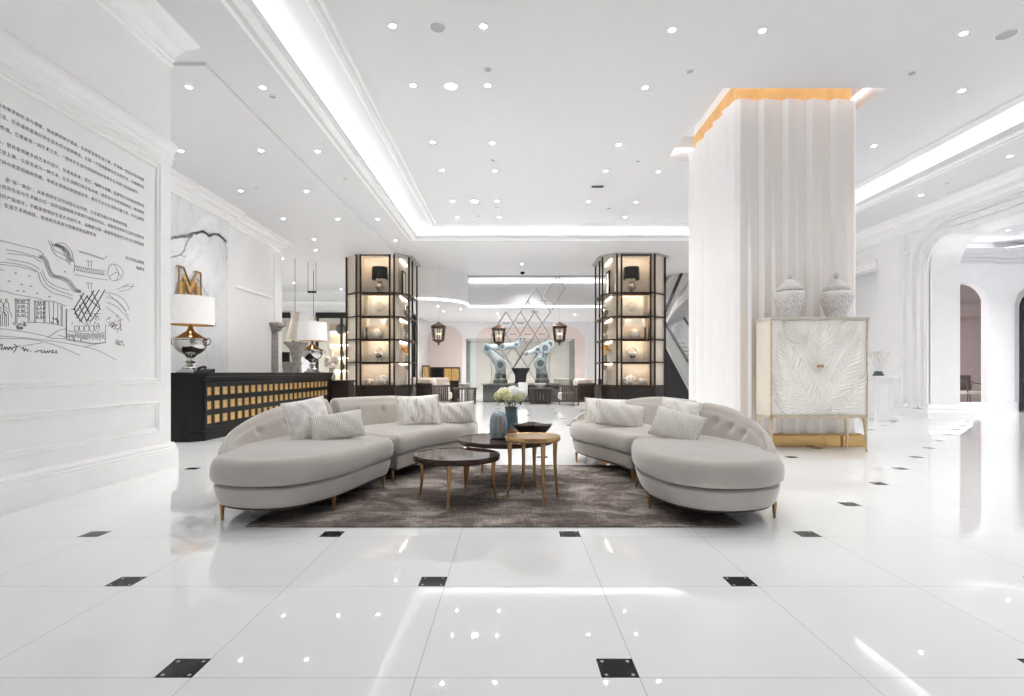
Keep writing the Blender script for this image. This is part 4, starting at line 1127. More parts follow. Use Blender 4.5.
m = MB().tube(spline([(14.81, 16.3, .70), (14.87, 16.9, .74), (14.45, 17.02, 1.0), (14.15, 16.95, .98), (14.13, 16.3, .70)], 6), .02, 8); m.build('arm_rail', cm, root)
m = MB().grid([[(14.17 + .62 * u, 16.94 + .05 * math.sin(PI * u), z) for u in (0, .2, .4, .6, .8, 1)] for z in (.5, .75, .98)]); m.build('backrest', cm, root, solid=.03)
root = thing('iron_grille', 'dark arched iron grille at the edge of the room beyond the arch', 'grille', (14.9, 14.6, 0))
gm = mat('dark iron', (48, 46, 56), .5, .4)
a = arch_path(14.16, 15.7, 3.36, .5); b = arch_path(14.16, 15.7, 3.36, .5, off=-.08)
R = [[(p[0], 14.66, p[1]) for p in a], [(p[0], 14.58, p[1]) for p in a], [(p[0], 14.58, p[1]) for p in b], [(p[0], 14.66, p[1]) for p in b]]
MB().grid(R + [R[0]]).build('frame', gm, root)
m = MB()
for k in range(1, 16):
    x = 14.16 + k * .096; m.box(x - .008, 14.60, .05, x + .008, 14.63, 3.3 if 14.5 < x < 15.4 else 3.0)
for k in range(1, 30): m.box(14.2, 14.60, k * .108, 15.66, 14.63, k * .108 + .014)
m.build('lattice', gm, root, smooth=False)
# ================================================================== DISPLAY PILLARS
LV = [.65, 1.39, 2.11, 2.83, 3.57, 4.78]
GREYP = mat('grey ceiling plate', (168, 168, 168), .5, var=.03)
TRANSL = mat('warm white shade', (244, 232, 210), .6, var=.02)
CLEARISH = mat('champagne glass', (206, 196, 182), .12, .55, var=.1, scale=8)
FROND = mat('dried frond', (150, 136, 112), .7, var=.2, scale=20); ORANGE = mat('orange petals', (222, 160, 70), .7, var=.15, scale=30)
PLATE = mat('embossed board', (196, 186, 170), .6, var=.06)
def pillar(cx, sx, side):
    cy = 17.3
    root = thing('display_pillar', f'bronze framed lit shelving pillar standing {side}', 'display pillar', (cx, cy, 0))
    T = lambda x, y: (cx + sx * x, cy + y)
    def poly(L): 
        q = [T(*p) for p in L]; return q if sx > 0 else q[::-1]
    outer = [(-1.06, -.45), (-.60, -.9), (.57, -.9), (.99, -.42), (.99, 1.0), (-1.06, 1.0)]
    core = [(-1.02, -.42), (-.58, -.84), (-.50, -.84), (-.50, -.45), (.50, -.45), (.60, -.25), (.60, 1.0), (-1.02, 1.0)]
    MB().prism(poly(core), .6, 4.78).build('back_panel', BEIGE, root, smooth=False)
    MB().prism(poly(outer), 0, .62).build('base', mat('pillar base', (34, 28, 25), .3, var=.1), root, smooth=False)
    MB().prism(poly([(x * 1.1, y * 1.08) for x, y in outer]), 4.77, 4.80).build('ceiling_plate', GREYP, root, smooth=False)
    posts = [(-.60, -.9), (-.47, -.9), (.44, -.9), (.58, -.9), (.95, -.42), (.95, .15), (.95, .98), (-1.05, -.45)]
    for x, y in posts:
        p = T(x, y); MB().box(p[0] - .026, p[1] - .026, 0.0, p[0] + .026, p[1] + .026, 4.78).build('post', BRONZE, root, smooth=False)
    for i, z in enumerate(LV):
        MB().prism(poly(outer), z - .022, z + .016 if i < 5 else z).build('shelf', BRONZE, root, smooth=False) if i < 5 else None
        if i == 0: continue
        zt = z - .024
        m = MB(); p = T(-.44, -.83); q = T(.42, -.79); m.box(p[0], p[1], zt - .012, q[0], q[1], zt); m.build('light_strip', WARMLED, root, smooth=False)
        m = MB(); p = T(-.47, -.89); q = T(.45, -.86); m.box(p[0], p[1], zt - .035, q[0], q[1], zt + .03); m.build('shelf_lip', BRONZE, root, smooth=False)
        m = MB(); p = T(.61, -.20); q = T(.63, .9); m.box(p[0], p[1], zt - .012, q[0], q[1], zt); m.build('light_strip', WARMLED, root, smooth=False)
    return T
def boxed(T, x0, y0, z0, x1, y1, z1):
    a, b = T(x0, y0), T(x1, y1); return MB().box(a[0], a[1], z0, b[0], b[1], z1)
def pillar_goods(T, nm):
    p = T(.06, -.62); z = LV[4] + .016
    r = thing('table_lamp', f'small lamp with black drum shade on the top shelf of the {nm} pillar', 'lamp', (*p, z))
    MB().lathe([(0, 0), (.11, 0), (.11, .03), (.05, .06), (.12, .13), (.15, .20), (.12, .27), (.05, .31), (.09, .36), (.05, .40), (.015, .44), (.015, .50)], seg=24).build('lamp_base', CLEARISH, r, local=True)
    MB().lathe([(.25, .43), (.24, .82), (.235, .82), (.245, .43), (.25, .43)], seg=32, cap=False).build('lamp_shade', SHADEB, r, local=True)
    # framed board with an urn print
    z = LV[3] + .016; a = T(-.40, -.50); 
    r = thing('framed_board', f'square cream framed board with a round emblem, fourth shelf of the {nm} pillar', 'picture', (*T(0.03, -.53), z))
    boxed(T, -.33, -.56, z, .40, -.53, z + .63).build('board', PAPER, r, smooth=False)
    m = MB()
    for q in ((-.36, z, -.33, z + .66), (.40, z, .43, z + .66), (-.36, z + .63, .43, z + .66)):
        aa = T(q[0], -.57); bb = T(q[2], -.52); m.box(aa[0], aa[1], q[1], bb[0], bb[1], q[3])
    m.build('frame', GOLDL, r, smooth=False)
    c = T(.035, -.565); m = MB()
    m.lathe([(0, -.012), (.16, -.012), (.17, 0), (.16, .01), (0, .012)], seg=28); m.v = [(c[0] + v[0], c[1] + v[2], z + .33 + v[1] * .95) for v in m.v]; m.build('emblem', PLATE, r)
    # pale shade lamp with sphere
    z = LV[2] + .016; p = T(-.02, -.64)
    r = thing('glass_sphere_lamp', f'lamp with wide pale shade over a glass ball, third shelf of the {nm} pillar', 'lamp', (*p, z))
    MB().lathe([(0, 0), (.10, 0), (.10, .02), (.15, .09), (.17, .17), (.15, .25), (.06, .31), (.02, .34), (.02, .42)], seg=28).build('lamp_base', SHELLM, r, local=True)
    MB().lathe([(.34, .40), (.30, .62), (.295, .62), (.335, .40), (.34, .40)], seg=32, cap=False).build('lamp_shade', TRANSL, r, local=True)
    z = LV[2] + .016; q = T(-.40, -.60)
    r = thing('book', f'slim dark book standing beside the glass ball lamp in the {nm} pillar', 'book', (*q, z))
    MB().box(-.02, -.12, 0, .03, .12, .36).build('cover', DBROWN, r, local=True, smooth=False); MB().box(-.012, -.125, .008, .022, .11, .352).build('pages', PAPER, r, local=True, smooth=False)
    # footed shell cup before a board
    z = LV[1] + .016
    r = thing('framed_board', f'plain cream board behind the shell cup on the {nm} pillar', 'picture', (*T(.0, -.50), z))
    boxed(T, -.33, -.52, z, .38, -.49, z + .62).build('board', PAPER, r, smooth=False)
    m = MB()
    for q in ((-.36, z, -.33, z + .65), (.38, z, .41, z + .65), (-.36, z + .62, .41, z + .65)):
        aa = T(q[0], -.53); bb = T(q[2], -.48); m.box(aa[0], aa[1], q[1], bb[0], bb[1], q[3])
    m.build('frame', GOLDL, r, smooth=False)
    p = T(.05, -.70)
    r = thing('shell_cup', f'footed silver shell cup on the second shelf of the {nm} pillar', 'ornament', (*p, z))
    MB().lathe([(0, 0), (.10, 0), (.10, .015), (.03, .04), (.03, .10), (.08, .15), (.12, .2), (.10, .25), (0, .25)], seg=24).build('foot', CHROME, r, local=True)
    for s in (-1, 1):
        pts = [(s * (.05 + .13 * math.sin(a * .9) * (1 - a / 9)), 0, .24 + .16 * (1 - math.cos(a * .75)) * .5 + .02 * a) for a in [k * .45 for k in range(12)]]
        MB().tube(pts, [.07 - .0045 * k for k in range(12)], 10).build('shell_lobe', SHELLM, r, local=True)
    # coral balls on the lowest shelf
    z = LV[0] + .016
    for dx, rr_, w in ((.16, .19, 'larger'), (-.28, .13, 'smaller')):
        p = T(dx, -.66)
        r = thing('coral_ball', f'{w} knobbly shell cluster on the lowest shelf of the {nm} pillar', 'ornament', (*p, z))
        m = MB().ball((0, 0, rr_ * .92), rr_ * .8, 14, 9, (1.15, .9, 1)); g = random.Random(int(rr_ * 100) + len(nm))
        for _ in range(34):
            v = Vector((g.gauss(0, 1), g.gauss(0, .8), g.gauss(.1, .9))).normalized() * rr_ * .82
            m.ball((v.x * 1.15, v.y * .9, max(.05, rr_ * .92 + v.z)), rr_ * g.uniform(.14, .26), 8, 6)
        m.build('cluster', SHELLM, r, local=True, angle=80)
    # chamfer and side bays
    z = LV[4] + .016
    r = thing('framed_board', f'dark framed picture leaning on the top side shelf of the {nm} pillar', 'picture', (*T(.72, -.1), z))
    boxed(T, .70, -.33, z, .73, .10, z + .74).build('board', PAPER, r, smooth=False)
    m = MB()
    for q in ((-.36, z, -.32, z + .78), (.09, z, .13, z + .78), (-.36, z + .74, .13, z + .78)):
        aa = T(.69, q[0]); bb = T(.745, q[2]); m.box(aa[0], aa[1], q[1], bb[0], bb[1], q[3])
    m.build('frame', BLACKM, r, smooth=False)
    z = LV[3] + .016; p = T(.80, .0)
    r = thing('urn', f'pale covered urn on the fourth side shelf of the {nm} pillar', 'ornament', (*p, z))
    MB().lathe([(0, 0), (.07, 0), (.07, .02), (.04, .05), (.10, .16), (.13, .26), (.09, .33), (.05, .35)], seg=20).build('urn_body', CLEARISH, r, local=True)
    MB().lathe([(.10, .35), (.07, .39), (.02, .42), (.02, .45), (0, .46)], seg=20).build('lid', CLEARISH, r, local=True)
    z = LV[2] + .016; p = T(.80, -.05)
    r = thing('frond_vase', f'vase of tall dried fronds on the third side shelf of the {nm} pillar', 'plant', (*p, z))
    MB().lathe([(0, 0), (.06, 0), (.09, .08), (.08, .18), (.05, .22)], seg=20).build('vase_body', CLEARISH, r, local=True)
    for k in range(7):
        a = k * .9; m = MB(); m.grid([[(math.cos(a) * (.03 + .09 * t) - math.sin(a) * w * .03 * math.sin(PI * t), math.sin(a) * (.03 + .09 * t) + math.cos(a) * w * .03 * math.sin(PI * t), .2 + .4 * t) for w in (-1, 1)] for t in (0, .25, .5, .75, 1)]); m.build('frond', FROND, r, local=True, solid=.004)
    z = LV[1] + .016; p = T(.80, -.02)
    r = thing('flower_vase', f'vase of orange blossoms on the second side shelf of the {nm} pillar', 'flowers', (*p, z))
    MB().lathe([(0, 0), (.06, 0), (.08, .06), (.06, .2), (.07, .24)], seg=20).build('vase_body', CLEARISH, r, local=True)
    g = random.Random(len(nm))
    for k in range(8):
        c = (g.uniform(-.12, .12), g.uniform(-.2, .2), g.uniform(.34, .56)); MB().ball(c, .05, 9, 6, wob=.12).tube([c, (0, 0, .2)], .006, 5).build('blossom', ORANGE, r, local=True)
    z = LV[0] + .016; p = T(.80, .0)
    r = thing('frond_vase', f'tall narrow pale vases on the lowest side shelf of the {nm} pillar', 'plant', (*p, z))
    MB().lathe([(0, 0), (.09, 0), (.10, .05), (.06, .3), (.05, .44), (.06, .5)], seg=20).build('vase_body', SHELLM, r, local=True)
    for k in range(5):
        a = k * 1.3; MB().tube([(0, 0, .4), (math.cos(a) * .05, math.sin(a) * .08, .58), (math.cos(a) * .1, math.sin(a) * .14, .66)], [.01, .02, .008], 6).build('frond', FROND, r, local=True)
TL = pillar(-4.26, 1, 'on the side of the reception counter'); pillar_goods(TL, 'counter side')
TR = pillar(3.86, -1, 'beside the escalator'); pillar_goods(TR, 'escalator side')

# ================================================================== ROBOT EXHIBIT
root = thing('exhibit_platform', 'low dark mirrored platform under the two robot arms', 'platform', (.45, 19.6, 0))
m = MB().box(-1.05, 18.95, 0, 1.72, 20.4, .60); m.build('base', mat('smoked mirror', (132, 130, 128), .14, .8, var=.08), root, bevel=.01)
MB().box(-1.10, 18.90, .60, 1.77, 20.45, .67).build('top_slab', STEEL, root, bevel=.01)
root = thing('notice_board', 'small white notice standing before the exhibit platform', 'sign', (.40, 18.7, 0))
MB().box(.22, 18.68, .25, .56, 18.71, .72).build('panel', LACQ, root); MB().box(.36, 18.68, 0, .42, 18.71, .25).build('foot', STEEL, root)
root = thing('glass_enclosure', 'clear glass enclosure around the robot exhibit', 'glass case', (.4, 19.6, 0))
gx0, gx1, gy0, gy1, gz = -1.64, 2.24, 18.85, 20.55, 2.28
for a in ((gx0, gy0, gx1, gy0 + .012), (gx0, gy1, gx1, gy1 + .012), (gx0, gy0, gx0 + .012, gy1), (gx1, gy0, gx1 + .012, gy1)):
    MB().box(a[0], a[1], .0, a[2], a[3], gz).build('pane', GLASS, root, smooth=False)
for x in (gx0, gx1):
    for y in (gy0, gy1): MB().box(x - .012, y - .012, 0, x + .012, y + .012, gz).build('corner_post', STEEL, root, smooth=False)
m = MB()
for y in (gy0, gy1): m.box(gx0, y - .012, gz - .02, gx1, y + .012, gz)
for x in (gx0, gx1): m.box(x - .012, gy0, gz - .02, x + .012, gy1, gz)
m.build('top_rail', STEEL, root, smooth=False)
def C7(x, y, d=19.6): return at(470 + x / 6.956, 300 + y / 6.956, d)
def joint(c, r, w, axis='y'):
    m = MB(); m.lathe([(0, -w), (r * .9, -w), (r, -w * .8), (r, w * .8), (r * .9, w), (0, w)], seg=20)
    m.v = [(c[0] + v[0], c[1] + v[2], c[2] + v[1]) if axis == 'y' else (c[0] + v[2], c[1] + v[1], c[2] + v[0]) for v in m.v]; return m
def robot(label, base, pts, rad, grip, d=19.6):
    b = C7(*base, d); root = thing('robot_arm', label, 'robot', (b[0], d, .67))
    MB().lathe([(0, .67), (.27, .67), (.27, .80), (.22, .84), (.22, 1.0), (.17, 1.05), (0, 1.05)], (b[0], d, 0), 24).build('pedestal', STEEL, root)
    Q = [C7(*p, d) for p in pts]
    names = ['turret', 'lower_arm', 'forearm', 'wrist', 'tool']
    for i, (p, q) in enumerate(zip(Q, Q[1:])):
        r0, r1 = rad[i], rad[i + 1]
        m = MB().tube([p, tuple(u + (v - u) * .25 for u, v in zip(p, q)), tuple(u + (v - u) * .7 for u, v in zip(p, q)), q], [r0, r0 * .86, r1 * .9, r1], 12)
        m.v = [(v[0], d + (v[1] - d) * .8, v[2]) for v in m.v]
        o = m.build(names[min(i, 4)], ROBOT, root)
        j = joint(q, r1 * 1.08, r1 * 1.15); j.build('joint', ROBOT, root); joint((q[0], q[1] - r1 * .6, q[2]), r1 * .6, r1 * .62).build('joint_cap', ROBD, root)
    e = Q[-1]
    m = MB()
    for s in (-1, 1): m.box(e[0] - .02, d + s * .06 - .015, e[2] - .02, e[0] + grip * .2, d + s * .06 + .015, e[2] + .02)
    m.build('gripper', ROBD, root)
    m = MB().tube(spline([(Q[1][0], d - .14, Q[1][2] + .05), (Q[1][0] + .1, d - .22, Q[1][2] + .3), (Q[2][0] - .05, d - .2, Q[2][2] + .12), (Q[2][0] + .15, d - .15, Q[2][2] + .08)], 6), .022, 7); m.build('cable', ROBD, root)
robot('pale blue robot arm reaching right with elbow raised on the exhibit platform', (212, 555), [(212, 520), (212, 450), (118, 338), (225, 325), (322, 312), (352, 270)], [.24, .21, .17, .14, .11, .08], 1)
robot('pale blue upright robot arm at the right of the exhibit reaching inward', (500, 555), [(500, 520), (488, 440), (520, 335), (555, 308), (470, 345), (395, 372)], [.24, .22, .2, .15, .12, .08], -1)
root = thing('exhibit_stand', 'dark flared pot between the two robot arms', 'pot', (C7(352, 500)[0], 19.6, .67))
MB().lathe([(0, 0), (.24, 0), (.20, .08), (.22, .3), (.34, .52), (.36, .56), (.30, .56), (.2, .45), (0, .45)], seg=24).build('pot_body', mat('dark pot', (70, 66, 66), .4, .3, var=.1), root, local=True)
root = thing('lattice_sculpture', 'polished metal lattice of tilted diamonds rising behind the robot arms', 'sculpture', (.4, 19.9, 0))
def G(i, j): return at(506 + 7.2 * i, 312 + 11.2 * j, 19.9)
segs = [((-2, 2), (1, 5)), ((-1, 1), (4, 6)), ((0, 0), (3, 3)), ((2, 0), (5, 3)), ((3, -1), (6, 2)), ((-2, 2), (0, 0)), ((0, 6.1), (4, 2)), ((-1, 3), (2, 0)), ((0, 4), (3, 1)), ((2, 2), (4, 0)), ((1, 5), (5, 1)), ((3, 5), (5, 3)), ((4, 4), (6, 2)),
        ((3, -1), (4.2, -2.1)), ((4.2, -2.1), (6.2, 0)), ((2, 0), (3, -1)), ((6.2, 0), (5, 1)), ((5.3, -1.5), (7.2, -3.2)), ((7.2, -3.2), (8.2, -2.2)), ((8.2, -2.2), (6.4, -.2)), ((5.3, -1.5), (6.7, -.7))]
for a, b in segs:
    p, q = G(*a), G(*b); MB().tube([p, q], .019, 6).build('bar', STEEL, root)
for a in ((0, 1), (2, 1), (4, 0), (1, 2), (3, 2), (5, 2), (3, -.3), (5.3, -1.0)):
    c = G(*a); MB().box(c[0] - .13, c[1] - .05, c[2] - .02, c[0] + .13, c[1] + .05, c[2] + .02).build('crossbar', STEEL, root)
for a, b in (((-2, 2), (-2, 5.3)), ((6, 2), (6, 5.3))):
    p, q = G(*a), G(*b); MB().tube([p, (p[0], p[1], .67)], .018, 6).build('stay', STEEL, root)

# ---- hanging lanterns
def lantern(label, px, py, d):
    c = at(px, py, d); root = thing('lantern', label, 'lantern', c)
    m = MB().lathe([(.20, -.24), (.22, -.22), (.20, -.20)], seg=6); m.lathe([(.25, .20), (.27, .22), (.25, .24)], seg=6)
    for k in range(6):
        a = 2 * PI * (k + .5) / 6; m.tube([(.20 * math.cos(a), .20 * math.sin(a), -.23), (.255 * math.cos(a), .255 * math.sin(a), .22)], .014, 6)
    m.build('cage', IRON, root, local=True)
    MB().lathe([(.27, .24), (.28, .26), (.20, .32), (.12, .36), (.05, .39), (.03, .42), (0, .42)], seg=12).build('cap', IRON, root, local=True)
    MB().lathe([(0, -.40), (.02, -.385), (.04, -.36), (.02, -.34), (.05, -.31), (.12, -.27), (.20, -.24)], seg=12).build('finial', IRON, root, local=True)
    MB().lathe([(.17, -.22), (.22, .21)], seg=12, cap=False).build('glass', GLASS, root, local=True)
    for k in range(3):
        a = k * 2.1; x, y = .06 * math.cos(a), .06 * math.sin(a)
        MB().lathe([(.016, -.22), (.016, -.04), (0, -.03)], (x, y, 0), 8).build('candle', CREAM, root, local=True)
        MB().ball((x, y, .0), .026, 8, 6, (1, 1, 1.6)).build('bulb', emit('candle bulb', (255, 225, 170), 2.5), root, local=True)
    top = (3.65 if c[1] > 21 else ZS) - c[2]
    MB().tube([(0, 0, .41), (0, 0, top)], .0035, 6).build('cable', SPOTGREY, root, local=True)
lantern('hanging iron lantern beside the counter side display pillar', 438.5, 334, 18.2)
lantern('hanging iron lantern before the lattice sculpture', 498.8, 336, 18.6)
lantern('hanging iron lantern near the escalator side display pillar', 559.5, 334, 18.2)

# ---- seating around the exhibit
DSLAT = mat('dark slatted wood', (74, 64, 60), .45, var=.1)
def slat_chair(label, loc, rot):
    root = thing('slatted_armchair', label, 'armchair', loc)
    m = MB()
    for k in range(13): x = -.42 + k * .07; m.box(x - .014, -.44, .14, x + .014, -.40, .70)
    m.box(-.46, -.45, .66, .46, -.39, .72); m.box(-.46, -.45, .12, .46, -.39, .18); m.build('slatted_back', DSLAT, root, local=True, smooth=False)
    for s in (-1, 1):
        m = MB()
        for k in range(9): y = -.40 + k * .075; m.box(s * .46 - .02, y - .014, .14, s * .46 + .02, y + .014, .62)
        m.box(s * .46 - .03, -.45, .60, s * .46 + .03, .28, .66); m.box(s * .46 - .03, -.45, .12, s * .46 + .03, .28, .17); m.build('slatted_side', DSLAT, root, local=True, smooth=False)
    MB().box(-.42, -.38, .18, .42, .44, .42).build('seat_cushion', CREAM, root, bevel=.05, local=True)
    MB().box(-.42, -.38, .40, .42, -.18, .86).build('back_cushion', CREAM, root, bevel=.06, local=True)
    for x, y in ((-.40, -.38), (.40, -.38), (-.40, .38), (.40, .38)): MB().tube([(x, y, 0), (x, y, .2)], [.016, .024], 8).build('leg', DSLAT, root, local=True)
    root.rotation_euler = (0, 0, rot); return root
slat_chair('cream cushioned chair with dark slatted back at the counter side of the exhibit', (-2.58, 17.5, 0), math.radians(-48))
slat_chair('cream cushioned chair with dark slatted back at the escalator side of the exhibit', (2.10, 17.3, 0), math.radians(48))
def drum_table(label, loc):
    root = thing('slatted_table', label, 'table', loc)
    MB().lathe([(0, .50), (.40, .50), (.42, .51), (.42, .535), (.40, .55), (0, .55)], seg=36).build('table_top', DSLAT, root, local=True)
    m = MB().lathe([(.34, .02), (.37, .02), (.37, .06), (.34, .06), (.34, .02)], seg=36, cap=False)
    for k in range(22):
        a = 2 * PI * k / 22; m.tube([(.355 * math.cos(a), .355 * math.sin(a), .0), (.38 * math.cos(a), .38 * math.sin(a), .51)], .014, 6)
    m.build('slatted_base', DSLAT, root, local=True)
drum_table('round dark slatted table with a white bowl near the counter side armchair', (X(465, 18.0), 18.0, 0))
drum_table('round dark slatted table with a white bowl near the escalator side armchair', (X(540.5, 17.9), 17.9, 0))
for px, d, w in ((465, 18.0, 'counter'), (540, 17.9, 'escalator')):
    root = thing('bowl', f'white flared bowl on the slatted table at the {w} side', 'bowl', (X(px, d), d, .55))
    MB().lathe([(0, 0), (.09, 0), (.10, .02), (.16, .07), (.23, .14), (.22, .14), (.14, .07), (0, .03)], seg=28).build('bowl_shell', CORAL, root, local=True)
root = thing('sideboard', 'low cabinet with a black middle bay and gold doors by the blush arch', 'cabinet', (X(446, 25.5), 25.5, 0))
cx = X(446, 25.5)
MB().box(cx - .72, 25.2, .35, cx + .68, 25.8, 1.32).build('body', DBROWN, root)
MB().box(cx - .62, 25.16, .42, cx - .10, 25.2, 1.25).build('screen', BLACK, root)
for k in range(2): MB().box(cx - .04 + k * .36, 25.15, .42, cx + .29 + k * .36, 25.2, 1.25).build('door', GOLDT, root)
for x in (-.65, .6):
    for y in (25.25, 25.75): MB().box(cx + x - .03, y - .03, 0, cx + x + .03, y + .03, .35).build('leg', DBROWN, root)
root = thing('gold_cabinet', 'small upright gold cabinet standing left of the low cabinet', 'cabinet', (X(426.5, 25.4), 25.4, 0)); cx = X(426.5, 25.4)
MB().box(cx - .16, 25.2, .3, cx + .16, 25.6, 1.38).build('body', GOLDT, root); m = MB()
m.box(cx - .18, 25.17, .26, cx + .18, 25.2, .32); m.box(cx - .18, 25.17, 1.34, cx + .18, 25.2, 1.40); m.box(cx - .18, 25.17, .26, cx - .14, 25.2, 1.4); m.box(cx + .14, 25.17, .26, cx + .18, 25.2, 1.4); m.build('frame', DBROWN, root)
for x in (-.13, .13): MB().box(cx + x - .02, 25.3, 0, cx + x + .02, 25.5, .3).build('leg', DBROWN, root)
root = thing('end_table', 'dark brown square end table behind the counter side armchair', 'table', (X(454.5, 20), 20, 0)); cx = X(454.5, 20)
MB().box(cx - .15, 19.85, .08, cx + .17, 20.2, .72).build('body', DBROWN, root); MB().box(cx - .18, 19.82, .72, cx + .20, 20.23, .76).build('table_top', DBROWN, root); MB().box(cx - .1, 19.9, 0, cx + .12, 20.15, .08).build('foot', BLACKM, root)
root = thing('cream_sofa', 'cream sofa seen beyond the counter side armchair', 'sofa', (X(430, 20.5), 20.5, 0)); cx = X(428, 20.5)
MB().box(cx - .9, 20.2, .1, cx + .75, 21.0, .42).build('base', CREAM, root, bevel=.04); MB().box(cx - .9, 20.85, .4, cx + .75, 21.05, .86).build('backrest', CREAM, root, bevel=.06); MB().box(cx + .55, 20.2, .3, cx + .78, 21, .66).build('armrest', CREAM, root, bevel=.05)
for x in (-.8, .65): MB().box(cx + x - .03, 20.3, 0, cx + x + .03, 20.36, .1).build('leg', DBROWN, root)
root = thing('cream_sofa', 'cream sofa seen beyond the escalator side armchair', 'sofa', (X(575, 21), 21, 0)); cx = X(577, 21)
MB().box(cx - .9, 20.7, .1, cx + .9, 21.5, .42).build('base', CREAM, root, bevel=.04); MB().box(cx - .9, 21.3, .4, cx + .9, 21.5, .82).build('backrest', CREAM, root, bevel=.06); MB().box(cx - .95, 20.7, .3, cx - .7, 21.4, .62).build('armrest', CREAM, root, bevel=.05)
for x in (-.8, .8): MB().box(cx + x - .03, 20.8, 0, cx + x + .03, 20.86, .1).build('leg', DBROWN, root)
root = thing('console_cabinet', 'low dark cabinet at the foot of the escalator side pillar', 'cabinet', (X(590, 21.5), 21.5, 0)); cx = X(590, 21.5)
MB().box(cx - .25, 21.7, .1, cx + .6, 22.1, .75).build('body', mat('blue black lacquer', (44, 46, 54), .3), root); MB().box(cx - .28, 21.68, .75, cx + .63, 22.12, .79).build('top', DBROWN, root); MB().box(cx - .2, 21.75, 0, cx + .55, 22.05, .1).build('plinth', BLACKM, root)
for k, (px, py, d, s) in enumerate(((574, 386, 20.8, .1), (583, 388, 20.8, .09))): pass

# ---- escalator beyond the right pillar
root = thing('escalator', 'glass sided escalator climbing beside the display pillar behind the draped column', 'escalator', (5.6, 18.6, 0))
RUB = mat('black rubber handrail', (40, 40, 42), .5); SKIRT = mat('escalator steel', (196, 196, 194), .3, .6, var=.04); DARKU = mat('dark truss', (30, 30, 34), .4); FROST = mat('pale balustrade glass', (208, 212, 212), .1, var=.01, trans=.35)
for off, ln in ((0.0, 0), (.95, 1)):
    ex = Vector((off, off * .35, 0))
    t0, t1, b0, b1 = [Vector(p) + ex for p in (at(662, 317, 19.9), at(694, 371, 18.3), at(662, 338, 19.9), at(694, 398, 18.3))]
    nn = (t1 - t0).cross(b0 - t0).normalized() * .012
    q = [t0, t1, b1, b0]
    MB().add([p + nn for p in q] + [p - nn for p in q], [(0, 1, 2, 3), (7, 6, 5, 4), (0, 4, 5, 1), (1, 5, 6, 2), (2, 6, 7, 3), (3, 7, 4, 0)]).build('glass_balustrade', FROST, root, smooth=False)
    MB().tube([t0, t1, t1 + Vector((.02, -.25, -.12))], .045, 10).build('handrail', RUB, root)
    MB().tube([b0, b1], .05, 4).build('skirt', SKIRT, root, smooth=False)
    if ln == 0: e0, e1 = b0, b1
dp = Vector((.95, .33, 0)); dn = Vector((0, 0, .06))
q = [e0 - dn, e1 - dn, Vector((e1.x, e1.y, 0)), Vector((e0.x, e0.y, 0))]
MB().add(q + [p + dp for p in q], [(0, 1, 2, 3), (7, 6, 5, 4), (0, 4, 5, 1), (1, 5, 6, 2), (2, 6, 7, 3), (3, 7, 4, 0)]).build('truss', DARKU, root, smooth=False)
m = MB()
for k in range(14):
    c = e0.lerp(e1, (k + .5) / 14) + Vector((0, 0, .02)); m.box(c.x + .06, c.y + .0, c.z - .12, c.x + .88, c.y + .22, c.z)
m.build('step_band', SKIRT, root, smooth=False)
root = thing('escalator', 'upper escalator flight rising under the ceiling behind the draped column', 'escalator', (5.4, 19.6, 3.4))
A_, B_ = Vector((5.55, 20.5, 3.05)), Vector((6.75, 20.0, 5.0))
m = MB().add([(5.35, 20.3, 2.6), (7.4, 19.9, 4.55), (7.4, 19.9, 4.79), (6.1, 20.0, 4.79), (5.35, 20.3, 3.7), (5.35, 20.6, 2.6), (7.4, 20.6, 4.55), (7.4, 20.6, 4.79), (6.1, 20.6, 4.79), (5.35, 20.6, 3.7)],
             [(0, 1, 2, 3, 4), (5, 9, 8, 7, 6), (0, 5, 6, 1), (1, 6, 7, 2), (2, 7, 8, 3), (3, 8, 9, 4), (4, 9, 5, 0)])
m.build('cladding', mat('pale escalator cladding', (216, 214, 212), .4), root, smooth=False)
MB().tube([at(664, 314, 19.8), at(684.5, 266.5, 19.8)], .06, 6).build('handrail', RUB, root)
MB().tube([at(664, 326, 19.75), at(690, 280, 19.75)], .05, 6).build('skirt', SKIRT, root)

# ================================================================== FAR LEFT: shop, pedestals, pendants
def window_bay(label, x0, x1, divs):
    root = thing('shop_window', label, 'shop window', ((x0 + x1) / 2, 23.95, 0))
    m = MB(); m.box(x0 - .10, 23.9, 3.55, x1 + .10, 24.05, 3.80); m.box(x0 - .10, 23.9, 0, x0, 24.05, 3.6); m.box(x1, 23.9, 0, x1 + .1, 24.05, 3.6); m.build('frame', BLACKM, root, smooth=False)
    for k in range(1, divs):
        x = x0 + (x1 - x0) * k / divs; MB().box(x - .045, 23.9, 0, x + .045, 24.0, 3.6).build('mullion', BLACKM, root, smooth=False)
    MB().box(x0, 23.95, .02, x1, 23.965, 3.55).build('pane', GLASS, root, smooth=False)
window_bay('narrow black framed shop window left of the white pier', -10.62, -10.02, 1)
window_bay('wide black framed shop window showing lit shelves beside the display pillar', -8.85, -5.62, 3)
root = thing('display_shelves', 'lit white wall shelves inside the black framed shop', 'shelves', (-7.6, 26.3, 0))
m = MB(); m.box(-9.2, 26.44, 0, -5.6, 26.5, 3.5); m.build('back_panel', BEIGE, root)
for k in range(5):
    z = .5 + k * .65; MB().box(-9.2, 26.05, z, -5.6, 26.45, z + .05).build('shelf', LACQ, root, smooth=False)
    MB().box(-9.1, 26.36, z - .03, -5.7, 26.40, z - .005).build('light_strip', WARMLED, root, smooth=False)
g = random.Random(8)
